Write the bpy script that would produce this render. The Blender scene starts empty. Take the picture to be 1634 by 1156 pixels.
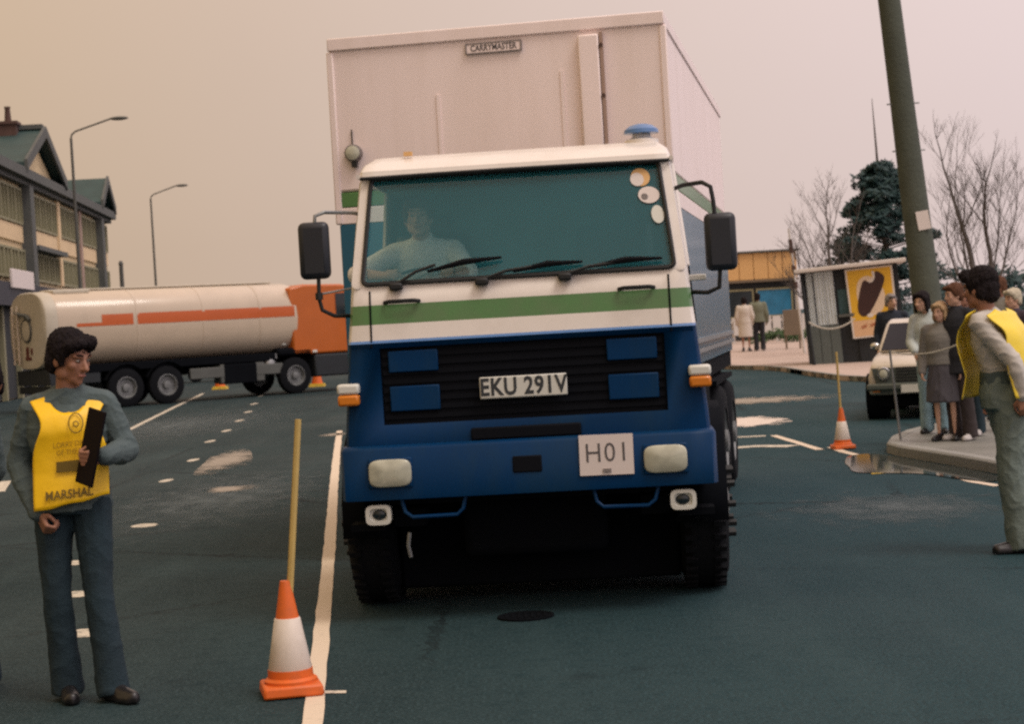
import bpy, math, random
from mathutils import Vector, Matrix, noise
random.seed(7)
R = math.radians
scene = bpy.context.scene

# ------------------------------------------------------------------ camera
cam_data = bpy.data.cameras.new('camera')
cam_data.sensor_width = 36.0
cam_data.lens = 66.1
cam_data.clip_start = 0.1
cam_data.clip_end = 3000.0
cam = bpy.data.objects.new('camera', cam_data)
scene.collection.objects.link(cam)
cam.matrix_world = (Matrix.Translation((0, 0, 1.65)) @ Matrix.Rotation(R(90 - 1.154), 4, 'X')
                    @ Matrix.Rotation(R(-3.3), 4, 'Z'))
cam_data.dof.use_dof = True
cam_data.dof.focus_distance = 10.8
cam_data.dof.aperture_fstop = 5.6
scene.camera = cam

# ------------------------------------------------------------------ world: a bright overcast spring sky
SUN_EL, SUN_AZ = 60.0, 128.0        # azimuth clockwise from +Y: behind the camera, to its right
world = bpy.data.worlds.new('World')
scene.world = world
world.use_nodes = True
nt = world.node_tree
nt.nodes.clear()
N = nt.nodes.new
out = N('ShaderNodeOutputWorld')
bg = N('ShaderNodeBackground')
bg.inputs['Strength'].default_value = 0.1
sky = N('ShaderNodeTexSky')
sky.sky_type = 'NISHITA'
sky.sun_disc = False
sky.sun_elevation = R(SUN_EL)
sky.sun_rotation = R(SUN_AZ)
sky.air_density = 1.0
sky.dust_density = 4.0
tc = N('ShaderNodeTexCoord')
sep = N('ShaderNodeSeparateXYZ')
nt.links.new(tc.outputs['Generated'], sep.inputs[0])
# cloud deck: tan towards the west (left), paler pink towards the east, brighter overhead as any overcast is
mr = N('ShaderNodeMapRange')
mr.inputs['From Min'].default_value = -0.45
mr.inputs['From Max'].default_value = 0.45
nt.links.new(sep.outputs['X'], mr.inputs['Value'])
rmp = N('ShaderNodeMixRGB')
rmp.inputs['Color1'].default_value = (4.95, 3.4, 1.7, 1)
rmp.inputs['Color2'].default_value = (8.5, 7.1, 7.3, 1)
nt.links.new(mr.outputs['Result'], rmp.inputs['Fac'])
zen = N('ShaderNodeMapRange')
zen.inputs['From Min'].default_value = 0.05
zen.inputs['From Max'].default_value = 0.95
zen.inputs['To Min'].default_value = 1.0
zen.inputs['To Max'].default_value = 1.9
nt.links.new(sep.outputs['Z'], zen.inputs['Value'])
cl = N('ShaderNodeTexNoise')
cl.inputs['Scale'].default_value = 3.0
cl.inputs['Detail'].default_value = 5.0
nt.links.new(tc.outputs['Generated'], cl.inputs['Vector'])
clr = N('ShaderNodeMapRange')
clr.inputs['To Min'].default_value = 0.93
clr.inputs['To Max'].default_value = 1.07
nt.links.new(cl.outputs['Fac'], clr.inputs['Value'])
mul = N('ShaderNodeMath'); mul.operation = 'MULTIPLY'
nt.links.new(zen.outputs['Result'], mul.inputs[0])
nt.links.new(clr.outputs['Result'], mul.inputs[1])
vm = N('ShaderNodeVectorMath'); vm.operation = 'SCALE'
nt.links.new(rmp.outputs['Color'], vm.inputs[0])
nt.links.new(mul.outputs[0], vm.inputs['Scale'])
mx = N('ShaderNodeMixRGB')
mx.inputs['Fac'].default_value = 0.93
nt.links.new(sky.outputs['Color'], mx.inputs['Color1'])
nt.links.new(vm.outputs['Vector'], mx.inputs['Color2'])
nt.links.new(mx.outputs['Color'], bg.inputs['Color'])
nt.links.new(bg.outputs['Background'], out.inputs['Surface'])

sun_data = bpy.data.lights.new('sun', 'SUN')
sun_data.energy = 1.3
sun_data.angle = R(22)
sun_data.color = (1.0, 0.93, 0.84)
sun = bpy.data.objects.new('sun', sun_data)
scene.collection.objects.link(sun)
sd = Vector((math.sin(R(SUN_AZ)) * math.cos(R(SUN_EL)), math.cos(R(SUN_AZ)) * math.cos(R(SUN_EL)), math.sin(R(SUN_EL))))
sun.rotation_euler = sd.to_track_quat('Z', 'Y').to_euler()

vs = scene.view_settings
vs.view_transform = 'Standard'
vs.look = 'None'
vs.exposure = 0.0
vs.gamma = 1.0
vs.use_curve_mapping = False
scene.cycles.filter_width = 2.4
scene.cycles.max_bounces = 8
scene.cycles.use_denoising = False     # the photograph is grainy film; keep the grain of the tarmac and cloth
scene.cycles.transparent_max_bounces = 16

# ------------------------------------------------------------------ helpers
C = scene.collection

def mat(name, col, rough=0.6, metal=0.0, var=0.12, vscale=3.0, bump=0.0, bscale=40.0, coat=0.0, dirt=None, dirt_amt=0.0,
        dirt_scale=1.5, spec=0.5, rvar=0.0, detail=4.0, streak=None):
    """A procedural surface: base colour broken up by noise, an optional dirt tone, fine relief."""
    m = bpy.data.materials.new(name)
    m.use_nodes = True
    t = m.node_tree
    b = t.nodes['Principled BSDF']
    L = t.links.new
    co = t.nodes.new('ShaderNodeTexCoord')
    n1 = t.nodes.new('ShaderNodeTexNoise')
    n1.inputs['Scale'].default_value = vscale
    n1.inputs['Detail'].default_value = detail
    L(co.outputs['Object'], n1.inputs['Vector'])
    mix = t.nodes.new('ShaderNodeMixRGB')
    c1 = [max(0, c * (1 - var)) for c in col]
    c2 = [min(1, c * (1 + var)) for c in col]
    mix.inputs['Color1'].default_value = (*c1, 1)
    mix.inputs['Color2'].default_value = (*c2, 1)
    L(n1.outputs['Fac'], mix.inputs['Fac'])
    last = mix.outputs['Color']
    if dirt:
        n2 = t.nodes.new('ShaderNodeTexNoise')
        n2.inputs['Scale'].default_value = dirt_scale
        n2.inputs['Detail'].default_value = 8.0
        n2.inputs['Roughness'].default_value = 0.65
        if streak:
            mp = t.nodes.new('ShaderNodeMapping')
            mp.inputs['Scale'].default_value = streak
            L(co.outputs['Object'], mp.inputs['Vector'])
            L(mp.outputs['Vector'], n2.inputs['Vector'])
        else:
            L(co.outputs['Object'], n2.inputs['Vector'])
        cr = t.nodes.new('ShaderNodeMapRange')
        cr.inputs['From Min'].default_value = 0.45
        cr.inputs['From Max'].default_value = 0.72
        cr.inputs['To Max'].default_value = dirt_amt
        L(n2.outputs['Fac'], cr.inputs['Value'])
        m2 = t.nodes.new('ShaderNodeMixRGB')
        m2.inputs['Color2'].default_value = (*dirt, 1)
        L(cr.outputs['Result'], m2.inputs['Fac'])
        L(last, m2.inputs['Color1'])
        last = m2.outputs['Color']
    L(last, b.inputs['Base Color'])
    b.inputs['Roughness'].default_value = rough
    if rvar:
        rr = t.nodes.new('ShaderNodeMapRange')
        rr.inputs['To Min'].default_value = max(0.02, rough - rvar)
        rr.inputs['To Max'].default_value = min(1, rough + rvar)
        L(n1.outputs['Fac'], rr.inputs['Value'])
        L(rr.outputs['Result'], b.inputs['Roughness'])
    b.inputs['Metallic'].default_value = metal
    b.inputs['Specular IOR Level'].default_value = spec
    if coat:
        b.inputs['Coat Weight'].default_value = coat
        b.inputs['Coat Roughness'].default_value = 0.08
    if bump:
        n3 = t.nodes.new('ShaderNodeTexNoise')
        n3.inputs['Scale'].default_value = bscale
        n3.inputs['Detail'].default_value = 3.0
        L(co.outputs['Object'], n3.inputs['Vector'])
        bp = t.nodes.new('ShaderNodeBump')
        bp.inputs['Strength'].default_value = bump
        bp.inputs['Distance'].default_value = 0.02
        L(n3.outputs['Fac'], bp.inputs['Height'])
        L(bp.outputs['Normal'], b.inputs['Normal'])
    return m


def wm(o):
    m = o.matrix_basis.copy()
    while o.parent:
        o = o.parent
        m = o.matrix_basis @ m
    return m


class MB:
    """Collects shapes (given in world space, or through xf) and links them as one mesh object."""
    def __init__(self, xf=None):
        self.v, self.f, self.mi = [], [], []
        self.xf = xf or Matrix.Identity(4)
        self.m = 0

    def add(self, vs, fs, m=None):
        b = len(self.v)
        self.v += [self.xf @ Vector(p) for p in vs]
        for f in fs:
            self.f.append([i + b for i in f])
            self.mi.append(self.m if m is None else m)
        return self

    def box(self, c, s, rot=None, m=None, taper=None):
        vs = []
        for dz in (-.5, .5):
            k = taper if (taper and dz > 0) else (1, 1)
            for dx, dy in ((-.5, -.5), (.5, -.5), (.5, .5), (-.5, .5)):
                p = Vector((dx * s[0] * k[0], dy * s[1] * k[1], dz * s[2]))
                if rot is not None:
                    p = rot @ p
                vs.append(p + Vector(c))
        return self.add(vs, [(3, 2, 1, 0), (4, 5, 6, 7), (0, 1, 5, 4), (1, 2, 6, 5), (2, 3, 7, 6), (3, 0, 4, 7)], m)

    def bx(self, x0, x1, y0, y1, z0, z1, m=None):
        return self.box(((x0 + x1) / 2, (y0 + y1) / 2, (z0 + z1) / 2), (abs(x1 - x0), abs(y1 - y0), abs(z1 - z0)), None, m)

    def loft(self, rings, cap=True, close=True, m=None):
        n = len(rings[0])
        vs = [p for r in rings for p in r]
        fs = []
        for i in range(len(rings) - 1):
            for j in range(n if close else n - 1):
                k = (j + 1) % n
                fs.append((i * n + j, i * n + k, (i + 1) * n + k, (i + 1) * n + j))
        if cap:
            fs.append(tuple(range(n - 1, -1, -1)))
            b = (len(rings) - 1) * n
            fs.append(tuple(b + j for j in range(n)))
        return self.add(vs, fs, m)

    def tube(self, pts, r, n=8, m=None, cap=True):
        pts = [Vector(p) for p in pts]
        rs = r if isinstance(r, (list, tuple)) else [r] * len(pts)
        rings = []
        t0 = (pts[1] - pts[0]).normalized()
        u = t0.orthogonal().normalized()
        for i, p in enumerate(pts):
            a = pts[max(0, i - 1)]
            b = pts[min(len(pts) - 1, i + 1)]
            t = (b - a)
            t = t.normalized() if t.length > 1e-9 else t0
            u = (u - t * u.dot(t))
            u = u.normalized() if u.length > 1e-6 else t.orthogonal().normalized()
            w = t.cross(u)
            rings.append([p + (u * math.cos(2 * math.pi * k / n) + w * math.sin(2 * math.pi * k / n)) * rs[i] for k in range(n)])
        return self.loft(rings, cap, True, m)

    def cyl(self, a, b, r0, r1=None, n=16, m=None):
        return self.tube([a, b], [r0, r0 if r1 is None else r1], n, m)

    def tyre(self, c, prof, axis='X', n=32, m=None):
        return self.lathe(c, list(prof) + [prof[0]], axis, n, m, False)

    def lathe(self, c, prof, axis='Z', n=24, m=None, cap=True):
        """prof: list of (radius, height along axis)."""
        rings = []
        for r, h in prof:
            ring = []
            for k in range(n):
                a = 2 * math.pi * k / n
                p = (r * math.cos(a), r * math.sin(a), h)
                if axis == 'X':
                    p = (p[2], p[0], p[1])
                elif axis == 'Y':
                    p = (p[1], p[2], p[0])
                ring.append(Vector(p) + Vector(c))
            rings.append(ring)
        return self.loft(rings, cap, True, m)

    def ell(self, c, r, n=12, k=8, rot=None, m=None):
        rings = []
        for i in range(k + 1):
            a = -math.pi / 2 + math.pi * i / k
            cr = max(0.02, math.cos(a))
            ring = []
            for j in range(n):
                p = Vector((r[0] * cr * math.cos(2 * math.pi * j / n), r[1] * cr * math.sin(2 * math.pi * j / n), r[2] * math.sin(a)))
                if rot is not None:
                    p = rot @ p
                ring.append(p + Vector(c))
            rings.append(ring)
        return self.loft(rings, True, True, m)

    def cap(self, a, b, r0, r1, n=12, m=None):
        """tapered capsule"""
        a, b = Vector(a), Vector(b)
        d = (b - a)
        l = d.length
        d = d.normalized() if l > 1e-6 else Vector((0, 0, 1))
        pts, rs = [], []
        for s in (1.0, .8, .5, .2):
            pts.append(a - d * r0 * s * .98)
            rs.append(max(.0015, r0 * math.sqrt(max(0, 1 - (s * .98) ** 2))))
        pts += [a + d * l * t for t in (0, .5, 1)]
        rs += [r0, (r0 + r1) / 2, r1]
        for s in (.2, .5, .8, 1.0):
            pts.append(b + d * r1 * s * .98)
            rs.append(max(.0015, r1 * math.sqrt(max(0, 1 - (s * .98) ** 2))))
        return self.tube(pts, rs, n, m)

    def prism(self, poly, z0, z1, m=None):
        """poly: list of (x, y), counter-clockwise; extruded along z"""
        n = len(poly)
        vs = [(x, y, z0) for x, y in poly] + [(x, y, z1) for x, y in poly]
        fs = [tuple(range(n - 1, -1, -1)), tuple(range(n, 2 * n))]
        fs += [(i, (i + 1) % n, n + (i + 1) % n, n + i) for i in range(n)]
        return self.add(vs, fs, m)

    def build(self, name, mats, parent=None, bevel=0.0, smooth=True, angle=35, seg=2):
        me = bpy.data.meshes.new(name)
        vs = self.v
        if parent is not None:
            inv = wm(parent).inverted()
            vs = [inv @ p for p in vs]
        me.from_pydata([tuple(p) for p in vs], [], self.f)
        if not isinstance(mats, (list, tuple)):
            mats = [mats]
        for mm in mats:
            me.materials.append(mm)
        me.polygons.foreach_set('material_index', self.mi)
        if smooth:
            me.polygons.foreach_set('use_smooth', [True] * len(me.polygons))
            me.set_sharp_from_angle(angle=R(angle))
        me.update()
        o = bpy.data.objects.new(name, me)
        C.objects.link(o)
        if parent is not None:
            o.parent = parent
        if bevel:
            bm = o.modifiers.new('bevel', 'BEVEL')
            bm.width = bevel
            bm.segments = seg
            bm.limit_method = 'ANGLE'
            bm.angle_limit = R(40)
        return o


def tag(o, label, cat=None, group=None, kind=None):
    o['label'] = label
    if cat:
        o['category'] = cat
    if group:
        o['group'] = group
    if kind:
        o['kind'] = kind
    return o


def structure(o, label=None):
    o['kind'] = 'structure'
    if label:
        o['label'] = label
    return o


def thing(name, label, cat, loc=(0, 0, 0), rz=0.0, group=None, rot=None):
    o = bpy.data.objects.new(name, None)
    o.empty_display_size = 0.2
    C.objects.link(o)
    o.location = loc
    o.rotation_euler = rot if rot else (0, 0, rz)
    return tag(o, label, cat, group)


def copy_tree(o, parent=None):
    c = o.copy()
    C.objects.link(c)
    if parent is not None:
        c.parent = parent
    for ch in list(o.children):
        copy_tree(ch, c)
    return c


def evaluated(me, mods):
    """runs modifiers over a mesh and returns the finished mesh"""
    o = bpy.data.objects.new('work', me)
    C.objects.link(o)
    for kind, props in mods:
        md = o.modifiers.new(kind, kind)
        for k, v in props.items():
            setattr(md, k, v)
    dg = bpy.context.evaluated_depsgraph_get()
    dg.update()
    res = bpy.data.meshes.new_from_object(o.evaluated_get(dg))
    bpy.data.objects.remove(o)
    return res


def blob(mb, name, material, parent=None, vox=0.012, smooth=4, folds=0.0, fscale=7.0, tall=1.0):
    """fuses the overlapping shapes of mb into one continuous skin"""
    me = bpy.data.meshes.new(name)
    me.from_pydata([tuple(p) for p in mb.v], [], mb.f)
    me = evaluated(me, [('REMESH', dict(mode='VOXEL', voxel_size=vox)), ('SMOOTH', dict(factor=0.5, iterations=smooth))])
    me.name = name
    if folds:
        nrm = [v.normal.copy() for v in me.vertices]
        for v, nn in zip(me.vertices, nrm):
            p = v.co
            q = Vector((p.x * fscale, p.y * fscale, p.z * fscale * tall))
            h = noise.noise(q) * .6 + ((1 - abs(noise.noise(q * 1.25 + Vector((5, 2, 9))))) ** 4 - .4) * .9 + .25 * noise.noise(q * 3)
            v.co = p + nn * h * folds
    if parent is not None:
        inv = wm(parent).inverted()
        me.transform(inv)
    me.materials.clear()
    me.materials.append(material)
    me.polygons.foreach_set('material_index', [0] * len(me.polygons))
    me.polygons.foreach_set('use_smooth', [True] * len(me.polygons))
    o = bpy.data.objects.new(name, me)
    C.objects.link(o)
    if parent is not None:
        o.parent = parent
    return o


def text_mesh(s, size, bold=0.0, depth=0.001, align='CENTER', space=1.0):
    cu = bpy.data.curves.new('text', 'FONT')
    cu.body = s
    cu.size = size
    cu.extrude = depth
    cu.offset = bold
    cu.align_x = align
    cu.align_y = 'CENTER'
    cu.space_character = space
    cu.resolution_u = 3
    o = bpy.data.objects.new('text', cu)
    C.objects.link(o)
    dg = bpy.context.evaluated_depsgraph_get()
    dg.update()
    me = bpy.data.meshes.new_from_object(o.evaluated_get(dg))
    bpy.data.objects.remove(o)
    bpy.data.curves.remove(cu)
    return [v.co.copy() for v in me.vertices], [list(p.vertices) for p in me.polygons]


def lettering(s, size, fn, name, material, parent, bold=0.0, sx=1.0, space=1.0):
    """flat print: text in the x-z plane passed through fn((x, out, z)) -> world"""
    v, f = text_mesh(s, size, bold, 0.0008, 'CENTER', space)
    mb = MB()
    mb.add([fn((p.x * sx, -p.z, p.y)) for p in v], f)
    return mb.build(name, material, parent, smooth=False)


def chaikin(poly, it=2):
    for _ in range(it):
        q = []
        n = len(poly)
        for i in range(n):
            a, b = Vector(poly[i]), Vector(poly[(i + 1) % n])
            q += [a * .75 + b * .25, a * .25 + b * .75]
        poly = q
    return [tuple(p) for p in poly]


def frame(ox, oy, dx, dy, oz=0.0):
    """local frame with x along (dx, dy), z up"""
    l = math.hypot(dx, dy)
    dx, dy = dx / l, dy / l
    return Matrix(((dx, -dy, 0, ox), (dy, dx, 0, oy), (0, 0, 1, oz), (0, 0, 0, 1)))

# ------------------------------------------------------------------ materials
M = {}
M['cab_white'] = mat('cab_white', (.78, .72, .66), .35, var=.04, coat=.3, dirt=(.42, .36, .29), dirt_amt=.28, dirt_scale=3)
M['cab_green'] = mat('cab_green', (.075, .2, .06), .4, var=.1, coat=.25, dirt=(.13, .16, .09), dirt_amt=.5, dirt_scale=4)
M['cab_blue'] = mat('cab_blue', (.0003, .03, .1), .42, var=.2, vscale=2, coat=.0, spec=.14, dirt=(.012, .04, .07), dirt_amt=.6, dirt_scale=3, streak=(1, 1, .35))
M['light_blue'] = mat('light_blue', (.07, .17, .38), .35, var=.1, coat=.3)
M['box_white'] = mat('box_white', (.9, .77, .74), .5, var=.02, vscale=1.2, dirt=(.68, .56, .48), dirt_amt=.35, dirt_scale=2.2, streak=(1.6, 1.6, .16))
M['box_blue'] = mat('box_blue', (.008, .1, .17), .3, var=.1, coat=.15)
M['black'] = mat('black_paint', (.008, .009, .01), .55, var=.3)
M['rubber'] = mat('rubber', (.006, .007, .009), .9, var=.3, bump=.2, spec=.15)
M['chassis'] = mat('chassis', (.003, .004, .006), .9, var=.3, spec=.1)
M['grille'] = mat('grille_black', (.003, .004, .007), .8, var=.3, spec=.15)
M['amber'] = mat('amber_lens', (.65, .2, .015), .2, var=.15)
M['lamp_glass'] = mat('lamp_glass', (.48, .48, .38), .2, var=.4, vscale=16, coat=.3)
M['chrome'] = mat('chrome', (.6, .6, .58), .25, 1.0, var=.1)
M['steel'] = mat('steel', (.3, .31, .31), .45, .8, var=.2)
M['rim'] = mat('wheel_rim', (.2, .21, .21), .5, .3, var=.25, dirt=(.06, .06, .06), dirt_amt=.7, dirt_scale=5)
M['plate'] = mat('plate_white', (.66, .66, .6), .35, var=.05)
M['ink'] = mat('ink', (.03, .035, .04), .6, var=.1)
M['thin_ink'] = mat('thin_ink', (.1, .09, .09), .6, var=.1)
M['card'] = mat('card', (.72, .64, .6), .7, var=.03)
M['mirror_back'] = mat('mirror_back', (.014, .017, .024), .4, var=.2)
M['asphalt'] = None
M['skin'] = mat('skin', (.33, .155, .095), .55, var=.12, vscale=18)
M['skin_pale'] = mat('skin_pale', (.6, .36, .25), .55, var=.1, vscale=18)
M['hair_dark'] = mat('hair_dark', (.011, .007, .008), .8, spec=.2, var=.5, vscale=60, bump=.6, bscale=120)
M['hair_brown'] = mat('hair_brown', (.1, .045, .025), .8, spec=.2, var=.4, vscale=60, bump=.5, bscale=120)
M['hair_blond'] = mat('hair_blond', (.4, .26, .13), .55, var=.3, vscale=60, bump=.5, bscale=120)
M['hair_grey'] = mat('hair_grey', (.22, .19, .18), .6, var=.3, vscale=60, bump=.5, bscale=120)
M['eye_white'] = mat('eye_white', (.3, .26, .23), .3, var=.02)
M['eye_dark'] = mat('eye_dark', (.02, .014, .01), .2, var=.02)
M['lip'] = mat('lip', (.32, .11, .085), .5, var=.1)
M['vest'] = mat('vest_yellow', (.95, .56, .004), .45, var=.1, vscale=5, bump=.15, bscale=14)
M['vest_pale'] = mat('vest_faded', (.83, .62, .04), .45, var=.14, vscale=5, bump=.15, bscale=14)
M['vest_print'] = mat('vest_print', (.16, .1, .01), .6, var=.2)
M['slate_jacket'] = mat('slate_jacket', (.07, .098, .1), .85, var=.25, vscale=9, bump=.25, bscale=60)
M['denim'] = mat('denim', (.01, .026, .036), .9, var=.35, vscale=7, bump=.25, bscale=80)
M['grey_trouser'] = mat('grey_trousers', (.15, .19, .17), .85, var=.18, vscale=6, bump=.25, bscale=60)
M['shirt_white'] = mat('shirt_white', (.5, .47, .43), .8, var=.1, vscale=8)
M['shoe'] = mat('shoe', (.012, .011, .012), .35, var=.2)
M['shoe_pale'] = mat('shoe_pale', (.45, .42, .4), .5, var=.2)
M['clip'] = mat('clipboard_black', (.006, .003, .005), .8, var=.2, spec=.15)
M['cone_orange'] = mat('cone_orange', (.72, .13, .012), .5, var=.12, vscale=9, dirt=(.3, .09, .03), dirt_amt=.5, dirt_scale=9)
M['cone_white'] = mat('cone_white', (.68, .6, .52), .5, var=.06, dirt=(.4, .33, .25), dirt_amt=.45, dirt_scale=9)
M['cane'] = mat('cane', (.52, .37, .12), .6, var=.15, vscale=12)
M['tank'] = mat('tank_cream', (.54, .44, .33), .28, var=.04, coat=.35, dirt=(.4, .33, .25), dirt_amt=.35, dirt_scale=1.2)
M['tank_rear'] = mat('tank_rear', (.5, .45, .36), .5, var=.1, vscale=4, dirt=(.3, .27, .2), dirt_amt=.5, dirt_scale=4)
M['tank_orange'] = mat('tank_orange', (.5, .095, .01), .4, var=.1, coat=.2)
M['cab_orange'] = mat('cab_orange', (.48, .11, .008), .4, var=.1, coat=.2)
M['logo_red'] = mat('logo_red', (.11, .02, .012), .5, var=.2)
M['pole_wood'] = mat('pole_wood', (.075, .085, .066), .9, var=.4, vscale=2.5, bump=.5, bscale=18)
M['lamp_post'] = mat('lamp_post', (.085, .085, .075), .7, var=.15)
M['bark'] = mat('bark', (.085, .075, .07), .9, var=.3)
M['needle'] = mat('needle', (.012, .042, .042), .7, var=.55, vscale=1.3, detail=6)
M['hedge_leaf'] = mat('hedge_leaf', (.05, .09, .035), .7, var=.5, vscale=2)
M['kerb'] = mat('kerb_stone', (.26, .26, .24), .8, var=.2, vscale=2.5, bump=.3)
M['cream_wall'] = mat('cream_wall', (.66, .52, .31), .85, var=.15, vscale=.8)
M['cream_panel'] = mat('cream_panel', (.72, .54, .32), .8, var=.15, vscale=.8)
M['building_dark'] = mat('building_dark', (.09, .095, .088), .8, var=.25)
M['navy_fascia'] = mat('navy_fascia', (.012, .014, .025), .6, var=.25)
M['roof_teal'] = mat('roof_slate', (.022, .052, .05), .65, var=.4, vscale=1.2, detail=8)
M['win_frame'] = mat('win_frame', (.26, .24, .14), .7, var=.15)
M['win_glass'] = mat('win_glass', (.12, .125, .075), .3, var=.5, vscale=.9)
M['brick_red'] = mat('brick_dark', (.09, .05, .04), .9, var=.3, vscale=4)
M['pink_wall'] = mat('pink_wall', (.36, .25, .2), .85, var=.15)
M['fascia_orange'] = mat('fascia_orange', (.7, .42, .17), .6, var=.08, vscale=1.2)
M['shop_wall'] = mat('shop_wall', (.5, .46, .4), .8, var=.1)
M['blue_window'] = mat('blue_window', (.025, .17, .32), .2, var=.6, vscale=1.6)
M['car_window'] = mat('car_window', (.014, .014, .02), .2, var=.3, spec=.15)
M['dark_glass'] = mat('dark_glass', (.012, .02, .025), .08, var=.3)
M['tin'] = mat('tin_sheet', (.62, .68, .7), .5, .0, var=.12, vscale=2, dirt=(.25, .27, .26), dirt_amt=.5, dirt_scale=2)
M['tin_grey'] = mat('tin_lower', (.095, .115, .11), .6, var=.25, vscale=2)
M['kiosk_dark'] = mat('kiosk_dark', (.012, .016, .02), .7, var=.3)
M['cab_lining'] = mat('cab_lining', (.1, .2, .2), .9, var=.2)
M['kiosk_teal'] = mat('kiosk_counter', (.03, .08, .09), .6, var=.2)
M['roof_white'] = mat('roof_white', (.66, .6, .55), .6, var=.08)
M['poster_yellow'] = mat('poster_yellow', (.72, .42, .025), .4, var=.22, vscale=1.6)
M['poster_peach'] = mat('poster_peach', (.7, .45, .26), .4, var=.08)
M['poster_pale'] = mat('poster_pale', (.72, .57, .42), .4, var=.08)
M['poster_white'] = mat('poster_white', (.72, .66, .6), .4, var=.04)
M['chocolate'] = mat('chocolate', (.045, .016, .014), .35, var=.5, vscale=4)
M['poster_red'] = mat('poster_red', (.4, .1, .04), .5, var=.2)
M['rope'] = mat('rope', (.5, .48, .42), .9, var=.1)
M['car_paint'] = mat('car_paint', (.56, .5, .42), .3, var=.05, coat=.5, dirt=(.3, .26, .2), dirt_amt=.4, dirt_scale=4)
M['car_front'] = mat('car_front', (.075, .09, .08), .4, var=.2)
M['brown_board'] = mat('brown_board', (.17, .13, .09), .8, var=.15)
M['white_rail'] = mat('white_rail', (.62, .6, .58), .6, var=.06)
M['paving'] = mat('paving', (.46, .36, .31), .85, var=.12, vscale=1.2, bump=.15, bscale=14, dirt=(.3, .25, .22), dirt_amt=.4, dirt_scale=.8)
M['paving_wet'] = mat('paving_wet', (.2, .2, .18), .5, var=.25, vscale=1.6, bump=.15, bscale=14, rvar=.2)
M['grass'] = mat('grass', (.055, .1, .035), .9, var=.4, vscale=2)


def glass_film(name, tint, film, amount, rough=0.04):
    """vehicle glass: tinted see-through pane, a matt film painting in reflected haze, a mirror-like surface"""
    m = bpy.data.materials.new(name)
    m.use_nodes = True
    t = m.node_tree
    t.nodes.clear()
    o = t.nodes.new('ShaderNodeOutputMaterial')
    tr = t.nodes.new('ShaderNodeBsdfTransparent')
    tr.inputs['Color'].default_value = (*tint, 1)
    df = t.nodes.new('ShaderNodeBsdfDiffuse')
    co = t.nodes.new('ShaderNodeTexCoord')
    nz = t.nodes.new('ShaderNodeTexNoise')
    nz.inputs['Scale'].default_value = 2.2
    nz.inputs['Detail'].default_value = 6
    t.links.new(co.outputs['Object'], nz.inputs['Vector'])
    mc = t.nodes.new('ShaderNodeMixRGB')
    mc.inputs['Color1'].default_value = (*[c * .8 for c in film], 1)
    mc.inputs['Color2'].default_value = (*[c * 1.2 for c in film], 1)
    t.links.new(nz.outputs['Fac'], mc.inputs['Fac'])
    t.links.new(mc.outputs['Color'], df.inputs['Color'])
    m1 = t.nodes.new('ShaderNodeMixShader')
    m1.inputs['Fac'].default_value = amount
    t.links.new(tr.outputs[0], m1.inputs[1])
    t.links.new(df.outputs[0], m1.inputs[2])
    gl = t.nodes.new('ShaderNodeBsdfGlossy')
    gl.inputs['Roughness'].default_value = rough
    gl.inputs['Color'].default_value = (.9, .95, .95, 1)
    fr = t.nodes.new('ShaderNodeFresnel')
    fr.inputs['IOR'].default_value = 1.45
    m2 = t.nodes.new('ShaderNodeMixShader')
    t.links.new(fr.outputs[0], m2.inputs['Fac'])
    t.links.new(m1.outputs[0], m2.inputs[1])
    t.links.new(gl.outputs[0], m2.inputs[2])
    t.links.new(m2.outputs[0], o.inputs['Surface'])
    return m


M['windscreen'] = glass_film('windscreen_glass', (.78, .92, .91), (.06, .37, .45), .22)  # the teal film colours in the haze of reflected sky
M['side_glass'] = glass_film('side_glass', (.5, .68, .68), (.1, .2, .21), .4)
M['car_glass'] = glass_film('car_glass', (.3, .35, .35), (.05, .06, .06), .5)


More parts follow.
